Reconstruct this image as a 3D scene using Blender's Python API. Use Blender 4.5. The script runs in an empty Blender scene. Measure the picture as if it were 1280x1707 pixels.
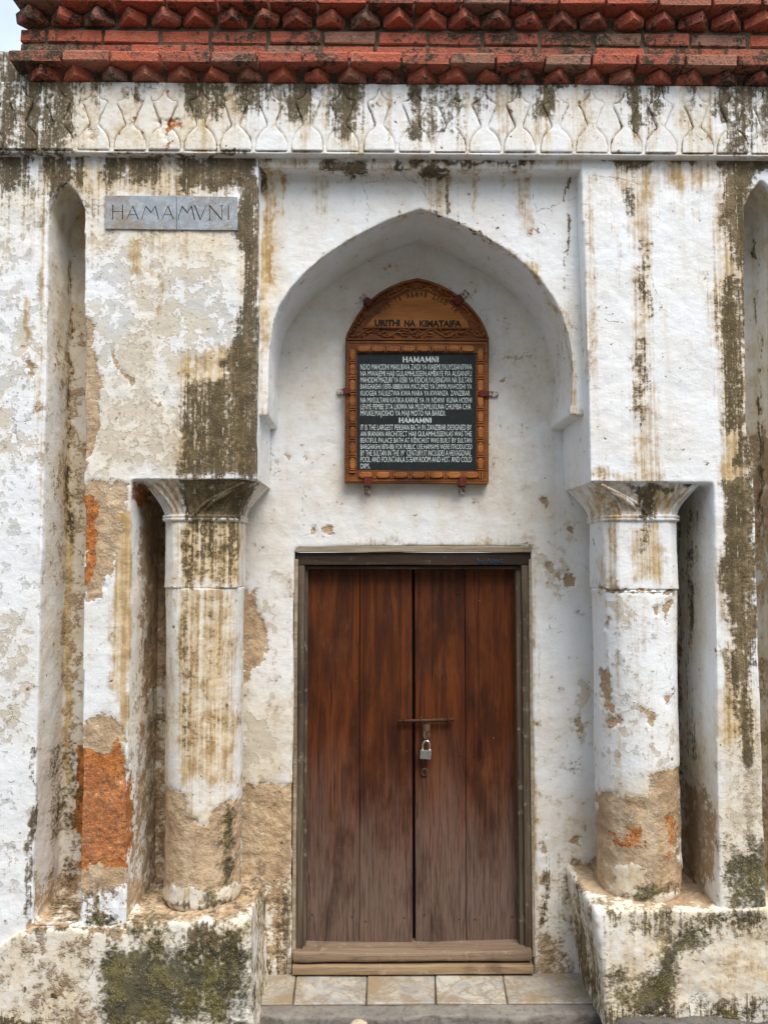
import bpy, bmesh, math, random
import numpy as np
from mathutils import Vector, Matrix
from mathutils.geometry import tessellate_polygon

random.seed(7)
rng = np.random.default_rng(11)
SC = bpy.context.scene
COL = SC.collection

# ------------------------------------------------------------------ camera
CAM = np.array([0.0, -3.0, 1.80])
PITCH, YAW, FPX = math.radians(3.37), math.radians(0.6), 1300.0
fwd = np.array([math.sin(YAW)*math.cos(PITCH), math.cos(YAW)*math.cos(PITCH), math.sin(PITCH)])
right = np.cross(fwd, [0, 0, 1.0]); right /= np.linalg.norm(right)
up = np.cross(right, fwd)
cam_d = bpy.data.cameras.new('camera'); cam = bpy.data.objects.new('camera', cam_d); COL.objects.link(cam)
cam.location = CAM
cam.rotation_euler = Vector(fwd).to_track_quat('-Z', 'Y').to_euler()
cam_d.sensor_fit = 'VERTICAL'; cam_d.sensor_height = 36.0; cam_d.lens = FPX/1707*36
cam_d.clip_start = 0.05; cam_d.clip_end = 2000
SC.camera = cam

# ------------------------------------------------------------------ light
SUN_DIR = Vector((0.30, -0.56, 1.0)).normalized()
world = bpy.data.worlds.new('World'); SC.world = world; world.use_nodes = True
wn = world.node_tree; wn.nodes.clear()
sky = wn.nodes.new('ShaderNodeTexSky'); sky.sky_type = 'NISHITA'; sky.sun_disc = False
sky.sun_elevation = math.asin(SUN_DIR.z); sky.sun_rotation = math.atan2(SUN_DIR.x, SUN_DIR.y)
sky.air_density = 1.0; sky.dust_density = 3.0; sky.ozone_density = 1.0
bg = wn.nodes.new('ShaderNodeBackground'); bg.inputs['Strength'].default_value = 0.12
wo = wn.nodes.new('ShaderNodeOutputWorld')
tc = wn.nodes.new('ShaderNodeTexCoord'); cl = wn.nodes.new('ShaderNodeTexNoise'); cl.inputs['Scale'].default_value = 2.4; cl.inputs['Detail'].default_value = 7
wn.links.new(tc.outputs['Generated'], cl.inputs['Vector'])
cr = wn.nodes.new('ShaderNodeMapRange'); cr.inputs[1].default_value = .34; cr.inputs[2].default_value = .60; cr.inputs[3].default_value = .30; cr.inputs[4].default_value = 1.0
wn.links.new(cl.outputs['Fac'], cr.inputs[0])
cm = wn.nodes.new('ShaderNodeMix'); cm.data_type = 'RGBA'; wn.links.new(cr.outputs[0], cm.inputs[0]); wn.links.new(sky.outputs[0], cm.inputs[6]); cm.inputs[7].default_value = (4.7, 5.3, 6.0, 1)
wn.links.new(cm.outputs[2], bg.inputs[0]); wn.links.new(bg.outputs[0], wo.inputs[0])   # a bright, thinly overcast sky
sl = bpy.data.lights.new('sun', 'SUN'); sl.energy = 2.0; sl.angle = math.radians(34); sl.color = (1.0, 0.95, 0.88)
so = bpy.data.objects.new('sun', sl); COL.objects.link(so)
so.rotation_euler = SUN_DIR.to_track_quat('Z', 'Y').to_euler(); so.location = (2, -6, 8)
SC.view_settings.view_transform = 'Standard'; SC.view_settings.look = 'None'
SC.view_settings.exposure = 0.95; SC.view_settings.gamma = 1.0; SC.view_settings.use_curve_mapping = False

# ------------------------------------------------------------------ measuring: a picture point on the plane y = Y
def P(px, py, Y=0.0):
    d = fwd + right*(px-640)/FPX + up*(853.5-py)/FPX
    t = (Y-CAM[1])/d[1]
    return CAM + d*t
def PX(px, py, Y=0.0): return P(px, py, Y)[0]
def PZ(px, py, Y=0.0): return P(px, py, Y)[2]
def to_px(v):
    r = v-CAM
    z = r@fwd
    return 640+FPX*(r@right)/z, 853.5-FPX*(r@up)/z

# ------------------------------------------------------------------ numpy noise
def _h(ix, iy, iz, s):
    n = (ix*374761393 + iy*668265263 + iz*2147483647 + s*1274126177) & 0xffffffff
    n = ((n ^ (n >> 13))*1274126177) & 0xffffffff
    return ((n ^ (n >> 16)) & 0xffff)/65535.0
def vnoise(p, s=0):
    i = np.floor(p).astype(np.int64); f = p-i; f = f*f*(3-2*f)
    r = 0
    for dx in (0, 1):
        for dy in (0, 1):
            for dz in (0, 1):
                w = (f[:, 0] if dx else 1-f[:, 0])*(f[:, 1] if dy else 1-f[:, 1])*(f[:, 2] if dz else 1-f[:, 2])
                r = r + w*_h(i[:, 0]+dx, i[:, 1]+dy, i[:, 2]+dz, s)
    return r
def fbm(p, sc, octv=4, s=0):
    p = p*np.asarray(sc, float); r = 0; a = .5; t = 0
    for o in range(octv):
        r = r+a*vnoise(p*(2**o)+17.3*o, s+o); t += a; a *= .5
    return r/t

# ------------------------------------------------------------------ objects
def empty(name, loc, label=None, cat=None, group=None):
    o = bpy.data.objects.new(name, None); COL.objects.link(o); o.location = loc; o.empty_display_size = .1
    if label: o['label'] = label
    if cat: o['category'] = cat
    if group: o['group'] = group
    bpy.context.view_layer.update()
    return o
def tag(o, label=None, cat=None, group=None, kind=None):
    for k, v in (('label', label), ('category', cat), ('group', group), ('kind', kind)):
        if v: o[k] = v
    return o
def adopt(o, parent):
    if parent is not None:
        o.parent = parent; o.matrix_parent_inverse = parent_world(parent).inverted()
    return o
def parent_world(o):
    m = o.matrix_basis.copy()
    while o.parent is not None:
        m = o.parent.matrix_basis @ o.matrix_parent_inverse @ m
        o = o.parent
    return m
def link(name, me, m, parent=None, smooth=False):
    o = bpy.data.objects.new(name, me); COL.objects.link(o)
    if m is not None:
        me.materials.clear(); me.materials.append(m)
    if smooth: me.shade_smooth()
    return adopt(o, parent)
def mesh(v, f, name='part'):
    me = bpy.data.meshes.new(name); me.from_pydata([tuple(map(float, x)) for x in v], [], [tuple(int(i) for i in x) for x in f]); me.update()
    return me

class Geo:
    """collects plain solids"""
    def __init__(s): s.v = []; s.f = []
    def add(s, v, f):
        n = len(s.v); s.v += [tuple(map(float, x)) for x in v]; s.f += [tuple(int(i)+n for i in x) for x in f]; return s
    def box(s, x0, x1, y0, y1, z0, z1):
        v = [(x, y, z) for z in (z0, z1) for y in (y0, y1) for x in (x0, x1)]
        return s.add(v, [(0, 2, 3, 1), (4, 5, 7, 6), (0, 1, 5, 4), (2, 6, 7, 3), (0, 4, 6, 2), (1, 3, 7, 5)])
    def prism(s, poly, y0, y1, holes=()):
        """poly: list of (x, z); extruded from y0 (front) to y1"""
        rings = [poly]+list(holes)
        flat = [p for r in rings for p in r]
        tri = tessellate_polygon([[Vector((p[0], p[1], 0)) for p in r] for r in rings])
        n = len(flat)
        v = [(p[0], y0, p[1]) for p in flat]+[(p[0], y1, p[1]) for p in flat]
        f = []
        for a, b, c in tri:
            pa, pb, pc = flat[a], flat[b], flat[c]
            ar = (pb[0]-pa[0])*(pc[1]-pa[1])-(pb[1]-pa[1])*(pc[0]-pa[0])
            if ar < 0: b, c = c, b
            f.append((a, b, c)); f.append((a+n, c+n, b+n))
        off = 0
        for k, r in enumerate(rings):
            m = len(r)
            ar = sum(r[i][0]*r[(i+1) % m][1]-r[(i+1) % m][0]*r[i][1] for i in range(m))
            flip = (ar < 0) ^ (k > 0)
            for i in range(m):
                a, b = off+i, off+(i+1) % m
                f.append((b, a, a+n, b+n) if not flip else (a, b, b+n, a+n))
            off += m
        return s.add(v, f)
    def pxprism(s, poly, y0, y1, Y=None, holes=()):
        Y = y0 if Y is None else Y
        cv = lambda r: [(P(a, b, Y)[0], P(a, b, Y)[2]) for a, b in r]
        return s.prism(cv(poly), y0, y1, [cv(h) for h in holes])
    def tube(s, pts, r, n=6, close=False):
        pts = [np.array(p, float) for p in pts]; m = len(pts); base = len(s.v); V = []; F = []
        for i in range(m):
            a = pts[(i-1) % m] if (close or i > 0) else pts[i]; b = pts[(i+1) % m] if (close or i < m-1) else pts[i]
            t = b-a; t /= (np.linalg.norm(t)+1e-12)
            h = np.array([0, 1.0, 0]) if abs(t[1]) < .9 else np.array([1.0, 0, 0])
            u = np.cross(t, h); u /= np.linalg.norm(u); w = np.cross(t, u)
            rr = r[i] if hasattr(r, '__len__') else r
            for k in range(n):
                an = 2*math.pi*k/n; V.append(pts[i]+rr*(u*math.cos(an)+w*math.sin(an)))
        for i in range(m if close else m-1):
            for k in range(n):
                F.append((i*n+k, i*n+(k+1) % n, ((i+1) % m)*n+(k+1) % n, ((i+1) % m)*n+k))
        if not close:
            F.append(tuple(range(n))[::-1]); F.append(tuple((m-1)*n+k for k in range(n)))
        return s.add(V, F)
    def mesh(s, name='part'): return mesh(s.v, s.f, name)
    def bevelled(s, w, seg=1, name='part'):
        me = s.mesh(name); bm = bmesh.new(); bm.from_mesh(me)
        bmesh.ops.recalc_face_normals(bm, faces=bm.faces)
        bmesh.ops.bevel(bm, geom=list(bm.edges), offset=w, segments=seg, profile=.6, affect='EDGES', clamp_overlap=True)
        bm.to_mesh(me); bm.free(); return me

def remeshed(geo, voxel, smooth=4, keep=None):
    me = geo.mesh(); o = bpy.data.objects.new('tmp', me); COL.objects.link(o)
    m = o.modifiers.new('r', 'REMESH'); m.mode = 'VOXEL'; m.voxel_size = voxel; m.adaptivity = 0
    if smooth:
        q = o.modifiers.new('s', 'SMOOTH'); q.factor = .5; q.iterations = smooth
    dg = bpy.context.evaluated_depsgraph_get()
    out = bpy.data.meshes.new_from_object(o.evaluated_get(dg), depsgraph=dg)
    bpy.data.objects.remove(o); bpy.data.meshes.remove(me)
    return out
def get_co(me):
    a = np.empty(3*len(me.vertices), np.float32); me.vertices.foreach_get('co', a); return a.reshape(-1, 3).astype(float)
def get_no(me):
    a = np.empty(3*len(me.vertices), np.float32); me.vertices.foreach_get('normal', a); return a.reshape(-1, 3).astype(float)
def set_co(me, co):
    me.vertices.foreach_set('co', co.astype(np.float32).ravel()); me.update()

# ------------------------------------------------------------------ materials
class NT:
    def __init__(s, name):
        s.m = bpy.data.materials.new(name); s.m.use_nodes = True; s.t = s.m.node_tree; s.t.nodes.clear()
        s.out = s.t.nodes.new('ShaderNodeOutputMaterial'); s.b = s.t.nodes.new('ShaderNodeBsdfPrincipled')
        s.t.links.new(s.b.outputs[0], s.out.inputs[0])
        s.b.inputs['Specular IOR Level'].default_value = .25
    def put(s, sock, v):
        if v is None: return
        if hasattr(v, 'is_output'): s.t.links.new(v, sock)
        elif isinstance(v, (tuple, list)) and sock.type == 'RGBA': sock.default_value = (*v[:3], 1)
        else: sock.default_value = v
    def math(s, op, a, b=None, c=None, clamp=False):
        n = s.t.nodes.new('ShaderNodeMath'); n.operation = op; n.use_clamp = clamp
        for k, v in enumerate((a, b, c)): s.put(n.inputs[k], v)
        return n.outputs[0]
    def pos(s, sc=(1, 1, 1), obj=False, off=None):
        if obj:
            o = s.t.nodes.new('ShaderNodeTexCoord').outputs['Object']
        else:
            o = s.t.nodes.new('ShaderNodeNewGeometry').outputs['Position']
        n = s.t.nodes.new('ShaderNodeMapping'); s.t.links.new(o, n.inputs[0]); n.inputs['Scale'].default_value = sc
        if off is not None: s.put(n.inputs['Location'], off)
        return n.outputs[0]
    def noise(s, vec, sc, det=4, rough=.55, dist=0, col=False):
        n = s.t.nodes.new('ShaderNodeTexNoise'); s.put(n.inputs['Vector'], vec); n.inputs['Scale'].default_value = sc
        n.inputs['Detail'].default_value = det; n.inputs['Roughness'].default_value = rough; n.inputs['Distortion'].default_value = dist
        return n.outputs[1 if col else 0]
    def voro(s, vec, sc, feat='F1', out='Distance', rnd=1):
        n = s.t.nodes.new('ShaderNodeTexVoronoi'); n.feature = feat; s.put(n.inputs['Vector'], vec); n.inputs['Scale'].default_value = sc
        n.inputs['Randomness'].default_value = rnd
        return n.outputs[out]
    def wave(s, vec, sc, dist=2, det=3, dsc=1.5):
        n = s.t.nodes.new('ShaderNodeTexWave'); s.put(n.inputs['Vector'], vec); n.inputs['Scale'].default_value = sc
        n.bands_direction = 'X'; n.inputs['Distortion'].default_value = dist; n.inputs['Detail'].default_value = det; n.inputs['Detail Scale'].default_value = dsc
        return n.outputs['Fac']
    def ramp(s, x, lo, hi, a=0., b=1., smooth=True):
        n = s.t.nodes.new('ShaderNodeMapRange'); n.interpolation_type = 'SMOOTHSTEP' if smooth else 'LINEAR'
        s.put(n.inputs[0], x); s.put(n.inputs[1], lo); s.put(n.inputs[2], hi); s.put(n.inputs[3], a); s.put(n.inputs[4], b)
        return n.outputs[0]
    def mix(s, f, a, b, mode='MIX'):
        n = s.t.nodes.new('ShaderNodeMix'); n.data_type = 'RGBA'; n.blend_type = mode
        s.put(n.inputs[0], f); s.put(n.inputs[6], a); s.put(n.inputs[7], b)
        return n.outputs[2]
    def attr(s, name):
        n = s.t.nodes.new('ShaderNodeAttribute'); n.attribute_name = name; return n.outputs['Fac']
    def rand(s):
        return s.t.nodes.new('ShaderNodeObjectInfo').outputs['Random']
    def bump(s, h, strength=.5, dist=.01):
        n = s.t.nodes.new('ShaderNodeBump'); n.inputs['Strength'].default_value = strength; n.inputs['Distance'].default_value = dist
        s.put(n.inputs['Height'], h); s.t.links.new(n.outputs[0], s.b.inputs['Normal'])
    def fin(s, col, rough=.9, metal=0.):
        s.put(s.b.inputs['Base Color'], col); s.put(s.b.inputs['Roughness'], rough); s.put(s.b.inputs['Metallic'], metal)
        return s.m

MASKS = ('dark', 'ochre', 'grey', 'bare', 'orange', 'moss', 'cream', 'age')
def make_plaster():
    n = NT('limewashed_plaster'); p = n.pos()
    A = {k: n.attr(k) for k in MASKS}
    big = n.noise(p, 3.2, 4); med = n.noise(p, 15, 5, .66); fine = n.noise(p, 62, 4, .6); spk = n.noise(p, 190, 2, .6)
    streak = n.noise(n.mix(.006, n.pos((1, 1, .022)), n.noise(p, 12, 2, col=True)), 70, 4, .62); wide = n.noise(n.pos((1, 1, .05)), 17, 4, .6)
    def comb(*ws):
        r = None
        for x, w in ws:
            t = n.math('MULTIPLY', n.math('SUBTRACT', x, .5), w)
            r = t if r is None else n.math('ADD', r, t)
        return r
    def edge(a, c, w): return n.ramp(n.math('ADD', a, c), .5-w, .5+w)
    # lime wash with brush drag, thin rusty drips and faint warm or cold drift
    brush = n.noise(n.pos((1, 1, .35)), 95, 3, .6)
    trowel = n.noise(n.pos((.5, .5, 1)), 34, 3, .6, 1.0)
    white = n.mix(n.ramp(big, .36, .66), (.81, .835, .865), (.775, .765, .745))
    white = n.mix(n.ramp(n.math('ADD', wide, comb((med, .8))), .48, .78, 0, n.math('MULTIPLY_ADD', A['age'], .6, .10)), white, (.68, .62, .50))
    white = n.mix(n.ramp(brush, .5, .8, 0, .25), white, (.56, .55, .52))
    white = n.mix(n.ramp(n.math('ADD', streak, comb((wide, 1.2), (big, .8))), .62, .86, 0, n.math('MULTIPLY', A['age'], .45)), white, (.46, .36, .22))
    white = n.mix(n.ramp(n.math('ADD', fine, comb((big, .8))), .62, .78, 0, n.math('MULTIPLY_ADD', A['age'], .4, .04)), white, (.50, .45, .38))
    col = white
    f_cream = n.math('MULTIPLY', A['cream'], n.ramp(n.math('ADD', big, comb((med, .7), (wide, .4))), .22, .68, .40, 1))
    col = n.mix(f_cream, col, n.mix(n.ramp(n.math('ADD', med, comb((fine, .6))), .38, .64), (.70, .605, .445), (.60, .475, .305)))
    # older wash showing through, with a brown tide line round each patch, and dried drops
    blot = n.voro(n.mix(.05, p, n.noise(p, 9, 3, col=True)), 24)
    vg = n.math('ADD', A['grey'], comb((med, 2.4), (blot, -.5), (fine, .5), (big, .8)))
    f_grey = n.ramp(vg, .46, .54)
    gcol = n.mix(n.ramp(n.math('ADD', big, n.math('MULTIPLY', A['cream'], .12)), .44, .60), (.55, .565, .56), (.60, .535, .43))
    gcol = n.mix(n.ramp(fine, .48, .72, 0, .3), gcol, (.46, .43, .38))
    col = n.mix(n.math('MULTIPLY', f_grey, .85), col, gcol)
    rim = n.ramp(n.math('ABSOLUTE', n.math('SUBTRACT', vg, .475)), 0.012, .055, 1, 0)
    rim = n.math('MULTIPLY', rim, n.ramp(A['grey'], .15, .4, 0, .6))
    col = n.mix(n.math('MULTIPLY', rim, n.ramp(n.math('ADD', big, comb((fine, 1.2))), .42, .6)), col, (.30, .21, .12))
    dv = n.t.nodes.new('ShaderNodeTexVoronoi'); n.put(dv.inputs['Vector'], n.mix(.02, p, n.noise(p, 30, 3, col=True))); dv.inputs['Scale'].default_value = 58
    dc = n.t.nodes.new('ShaderNodeSeparateColor'); n.t.links.new(dv.outputs['Color'], dc.inputs[0])
    drop = n.math('MULTIPLY', n.ramp(dv.outputs['Distance'], .26, .34, 1, 0), n.math('GREATER_THAN', dc.outputs[0], .72))
    drop = n.math('MULTIPLY', drop, n.ramp(n.math('ADD', A['grey'], comb((big, 1.5))), .30, .52, 0, .6))
    col = n.mix(drop, col, n.mix(dc.outputs[1], (.50, .47, .42), (.42, .34, .23)))
    # rusty water runs
    oin = n.math('MAXIMUM', A['ochre'], n.math('MULTIPLY', A['dark'], .72))
    f_o = n.ramp(n.math('ADD', oin, comb((streak, 1.3), (wide, 1.2), (med, 1.0), (fine, .7))), .20, 1.05, 0, .90)
    f_o = n.math('MULTIPLY', f_o, n.ramp(oin, .04, .35))
    col = n.mix(f_o, col, n.mix(n.ramp(n.math('ADD', med, comb((streak, .7))), .36, .64), (.60, .425, .19), (.38, .235, .085)))
    # bare render
    f_b = edge(A['bare'], comb((med, 2.0), (fine, 1.1), (big, .7), (spk, .4)), .10)
    bare = n.mix(n.ramp(n.math('ADD', big, comb((med, 1.2))), .34, .66), (.56, .41, .26), (.40, .275, .165))
    bare = n.mix(n.ramp(wide, .46, .7, 0, .55), bare, (.58, .485, .36))
    bare = n.mix(n.ramp(n.math('ADD', fine, comb((med, .8))), .50, .74, 0, .55), bare, (.27, .175, .10))
    bare = n.mix(n.ramp(spk, .60, .72, 0, .3), bare, (.66, .56, .43))
    bare = n.mix(n.ramp(n.math('ADD', med, comb((fine, 1.0))), .66, .76, 0, .8), bare, (.70, .68, .64))
    col = n.mix(f_b, col, bare)
    # red earth core
    f_r = edge(A['orange'], comb((med, 2.2), (fine, 1.4), (spk, .5)), .10)
    earth = n.mix(n.ramp(n.math('ADD', med, comb((big, .9))), .34, .66), (.58, .215, .048), (.40, .125, .027))
    earth = n.mix(n.ramp(fine, .47, .68, 0, .85), earth, (.14, .05, .022))
    earth = n.mix(n.ramp(spk, .57, .68, 0, .75), earth, (.68, .40, .20))
    earth = n.mix(n.ramp(n.math('ADD', n.noise(p, 6, 5, .7), comb((fine, .8))), .60, .72, 0, .5), earth, (.42, .25, .13))
    col = n.mix(n.math('MULTIPLY', f_r, .96), col, earth)
    # black-brown algae crust
    f_d = edge(A['dark'], comb((streak, 1.25), (med, 1.2), (fine, 1.0), (wide, 1.0), (big, .6)), .20)
    f_d = n.math('MULTIPLY', f_d, n.ramp(A['dark'], .12, .40))
    crust = n.mix(n.ramp(n.math('ADD', med, comb((wide, 1.0))), .36, .64), (.200, .140, .066), (.072, .055, .028))
    crust = n.mix(n.ramp(n.math('ADD', streak, comb((fine, 1.2))), .46, .68, 0, .85), crust, (.030, .025, .015))
    crust = n.mix(n.ramp(n.math('ADD', streak, comb((fine, .9), (wide, .8))), .58, .80, 0, .55), crust, (.33, .25, .135))
    crust = n.mix(n.ramp(n.math('ADD', fine, comb((streak, 1.4), (med, .8))), .68, .84, 0, .6), crust, (.58, .51, .39))
    col = n.mix(n.math('MULTIPLY', f_d, .93), col, crust)
    # moss
    f_m = edge(A['moss'], comb((med, 1.5), (fine, 1.1), (big, 1.0)), .28)
    f_m = n.math('MULTIPLY', f_m, n.ramp(A['moss'], .05, .2))
    moss = n.mix(n.ramp(n.noise(p, 9, 5, .7), .40, .62), (.034, .032, .019), (.120, .102, .022))
    moss = n.mix(n.ramp(fine, .48, .68, 0, .8), moss, (.020, .021, .013))
    moss = n.mix(n.ramp(n.math('ADD', spk, comb((med, 1.0))), .60, .72, 0, .6), moss, (.38, .33, .21))
    col = n.mix(n.math('MULTIPLY', f_m, .92), col, moss)
    # scattered specks, pits and hair cracks
    sp = n.ramp(n.math('ADD', spk, comb((big, .9), (fine, .8))), .70, .78, 0, n.math('MULTIPLY_ADD', A['age'], .4, .06))
    col = n.mix(sp, col, (.20, .155, .105))
    pv = n.t.nodes.new('ShaderNodeTexVoronoi'); n.put(pv.inputs['Vector'], n.mix(.02, p, n.noise(p, 40, 3, col=True))); pv.inputs['Scale'].default_value = 34
    pc = n.t.nodes.new('ShaderNodeSeparateColor'); n.t.links.new(pv.outputs['Color'], pc.inputs[0])
    pit = n.math('MULTIPLY', n.ramp(n.math('MULTIPLY', pv.outputs['Distance'], n.math('MULTIPLY_ADD', pc.outputs[1], 1.4, .5)), .09, .16, 1, 0), n.math('GREATER_THAN', n.math('MULTIPLY_ADD', A['age'], .09, pc.outputs[0]), .965))
    col = n.mix(n.math('MULTIPLY', pit, .75), col, (.11, .08, .055))
    warp = n.mix(.10, p, n.noise(p, 5, 6, .7, col=True))
    ck = n.voro(warp, 3.6, 'DISTANCE_TO_EDGE')
    crack = n.math('MULTIPLY', n.ramp(ck, .002, .008, 1, 0), n.ramp(n.math('ADD', n.noise(p, 2.6, 3), comb((fine, .8))), .60, .66))
    col = n.mix(n.math('MULTIPLY', crack, .5), col, (.20, .145, .095))
    h = n.math('MULTIPLY', med, .38)
    for x, w in ((fine, .20), (brush, .12), (trowel, .28), (f_b, -.6), (f_r, -.8), (f_grey, -.14), (pit, -.5), (crack, -.4), (n.math('MULTIPLY', f_d, n.math('ADD', spk, fine)), .5),
                 (n.math('MULTIPLY', n.math('MAXIMUM', f_b, f_r), n.math('ADD', fine, med)), 1.1), (n.math('MULTIPLY', f_m, n.math('ADD', spk, fine)), .6)):
        h = n.math('MULTIPLY_ADD', x, w, h)
    n.bump(h, .55, .011)
    return n.fin(col, .94)
PLASTER = make_plaster()

def make_wood(name, c1, c2, c3, fade=None, obj=True, vert=True, gloss=.6, relief=.5, dust=None, split=False):
    """c1, c2 the grain tones, c3 pores; fade = (z low, z high, colour): bleached towards the ground"""
    n = NT(name)
    rnd = n.rand()
    g = n.t.nodes.new('ShaderNodeCombineXYZ'); n.put(g.inputs[0], n.math('MULTIPLY', rnd, 37.)); n.put(g.inputs[2], n.math('MULTIPLY', rnd, 11.))
    sc = (1, 1, .05) if vert else (.05, 1, 1)
    q = n.pos(sc, obj=obj, off=g.outputs[0])
    grain = n.noise(q, 130, 5, .7, .4); broad = n.noise(q, 14, 4, .55, 2.2); big = n.noise(n.pos((1, 1, .4)), 4.5, 5, .6); pore = n.noise(q, 330, 3, .6)
    col = n.mix(n.ramp(broad, .36, .64), c1, c2)
    col = n.mix(n.ramp(grain, .5, .72, 0, .75), col, c3)
    col = n.mix(n.ramp(rnd, 0, 1, 0, .22), col, c2)
    if fade:
        z = n.t.nodes.new('ShaderNodeSeparateXYZ'); n.t.links.new(n.t.nodes.new('ShaderNodeNewGeometry').outputs['Position'], z.inputs[0])
        zz = n.math('ADD', z.outputs[2], n.math('MULTIPLY', n.math('SUBTRACT', big, .5), .9))
        f = n.ramp(n.math('ADD', zz, n.math('MULTIPLY', n.math('SUBTRACT', grain, .5), .28)), fade[0], fade[1], 1, 0)
        col = n.mix(n.math('MULTIPLY', f, .88), col, n.mix(n.ramp(grain, .42, .66), fade[2], tuple(x*.45 for x in fade[2])))
    col = n.mix(n.ramp(n.math('ADD', big, n.math('MULTIPLY', pore, .25)), .62, .78, 0, .6), col, c3)
    if dust: col = n.mix(n.ramp(n.noise(n.pos(), 24, 7, .7), .56, .70, 0, .75), col, dust)
    if split:
        sv = n.noise(n.mix(.01, n.pos((1, 1, .06), obj=obj, off=g.outputs[0]), n.noise(n.pos(), 6, 2, col=True)), 52, 3, .5, .3)
        col = n.mix(n.ramp(sv, .685, .72, 0, .8), col, c3)
        col = n.mix(n.math('MULTIPLY', n.ramp(n.noise(n.pos(), 3.0, 5, .7), .52, .70), n.ramp(pore, .5, .75, 0, .55)), col, (.20, .13, .085))
    chip = n.math('GREATER_THAN', n.noise(n.pos((1, 1, .5)), 120, 2, .5), .80)
    col = n.mix(n.math('MULTIPLY', chip, .6), col, (.55, .46, .36))
    n.bump(n.math('MULTIPLY_ADD', pore, .35, n.math('MULTIPLY_ADD', broad, .3, grain)), relief, .004)
    return n.fin(col, n.ramp(grain, .3, .7, gloss-.1, gloss+.12))
DOOR_WOOD = make_wood('door_wood', (.158, .039, .007), (.062, .0148, .0038), (.014, .0045, .0025), fade=(.20, 1.10, (.185, .128, .102)), gloss=.55, split=True)
FRAME_WOOD = make_wood('frame_wood', (.155, .118, .082), (.080, .056, .038), (.03, .02, .014), dust=(.36, .30, .22), gloss=.8)
LINTEL_WOOD = make_wood('lintel_wood', (.060, .038, .024), (.034, .020, .013), (.012, .008, .006), vert=False, dust=(.15, .11, .07), gloss=.7)
SILL_WOOD = make_wood('sill_wood', (.29, .205, .14), (.18, .125, .085), (.055, .038, .027), vert=False, dust=(.38, .31, .23), gloss=.8)
BEAM_WOOD = make_wood('beam_wood', (.40, .29, .18), (.28, .19, .11), (.08, .05, .03), vert=False, dust=(.46, .38, .28), gloss=.8)
BLEACHED_WOOD = make_wood('bleached_wood', (.42, .36, .27), (.30, .23, .15), (.10, .07, .045), vert=False, gloss=.85)
CARVED_WOOD = make_wood('carved_wood', (.265, .090, .020), (.155, .048, .012), (.045, .013, .005), obj=False, vert=False, gloss=.5, dust=(.10, .028, .010))
CARVED_LIGHT = make_wood('carved_wood_lit', (.44, .165, .040), (.29, .095, .022), (.08, .024, .007), obj=False, vert=False, gloss=.45, dust=(.16, .05, .018))  # lighter copy of the carved wood: highlights of the raised parts put into colour
PANEL_WOOD = make_wood('panel_wood', (.44, .165, .030), (.33, .115, .022), (.10, .03, .008), obj=False, vert=False, gloss=.5)
VOID_WOOD = make_wood('gap_shade', (.012, .008, .006), (.008, .006, .004), (.004, .003, .002))  # near black: the shade inside gaps put into the colour

def make_brick():
    n = NT('painted_brick'); p = n.pos(); r = n.rand()
    med = n.noise(p, 22, 8, .68); fine = n.noise(p, 85, 5, .62); big = n.noise(p, 5.5, 5, .65)
    spk = n.noise(p, 210, 2, .6)
    col = n.mix(r, (.55, .145, .080), (.40, .112, .074))
    col = n.mix(n.ramp(med, .44, .68, 0, .75), col, (.50, .19, .125))
    col = n.mix(n.ramp(fine, .5, .72, 0, .5), col, (.15, .03, .02))
    xs_ = n.t.nodes.new('ShaderNodeSeparateXYZ'); n.t.links.new(p, xs_.inputs[0])
    col = n.mix(n.ramp(n.math('FRACT', n.math('MULTIPLY', r, 7.31)), .62, .95, 0, .75), col, (.30, .20, .14))
    gr = n.math('ADD', n.math('ADD', big, n.math('MULTIPLY', n.math('SUBTRACT', med, .5), 1.1)), n.math('ADD', n.math('MULTIPLY', n.math('SUBTRACT', r, .5), .22), n.ramp(xs_.outputs[0], -1.40, -1.15, .10, 0)))
    gr = n.math('ADD', gr, n.math('MULTIPLY', n.math('SUBTRACT', fine, .5), .9)); f = n.ramp(gr, .46, .74, 0, .92)
    crust = n.mix(n.ramp(med, .4, .6), (.115, .088, .056), (.030, .026, .020))
    crust = n.mix(n.ramp(spk, .56, .66, 0, .8), crust, (.30, .25, .15))
    col = n.mix(f, col, crust)
    col = n.mix(n.math('MULTIPLY', n.math('GREATER_THAN', n.noise(p, 60, 3), .68), .5), col, (.55, .42, .33))
    n.bump(n.math('MULTIPLY_ADD', fine, .7, n.math('MULTIPLY_ADD', spk, .4, med)), 1.0, .014)
    return n.fin(col, .9)
BRICK = make_brick()
def make_mottled(name, c1, c2, c3, s=1., rough=.9, bump=.7, spec=None):
    n = NT(name); p = n.pos()
    a = n.noise(p, 7*s, 7, .65); b = n.noise(p, 34*s, 6, .65); c = n.noise(p, 150*s, 3, .6)
    col = n.mix(n.ramp(a, .36, .64), c1, c2)
    col = n.mix(n.ramp(b, .5, .7, 0, .7), col, c3)
    col = n.mix(n.ramp(c, .58, .7, 0, .45), col, tuple(min(1, x*1.5) for x in c1))
    n.bump(n.math('MULTIPLY_ADD', c, .3, n.math('MULTIPLY_ADD', a, .6, b)), bump, .01)
    return n.fin(col, rough)
MORTAR = make_mottled('dirty_mortar', (.16, .125, .085), (.075, .058, .04), (.03, .025, .018))
STREET = make_mottled('rough_street', (.165, .15, .13), (.11, .10, .09), (.055, .05, .045), 1.6)
KERB = make_mottled('worn_cement', (.27, .245, .215), (.20, .18, .16), (.10, .09, .08), 1.2)
CHIP = make_mottled('pale_rubble', (.62, .53, .40), (.5, .42, .3), (.25, .2, .14), 2)
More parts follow.
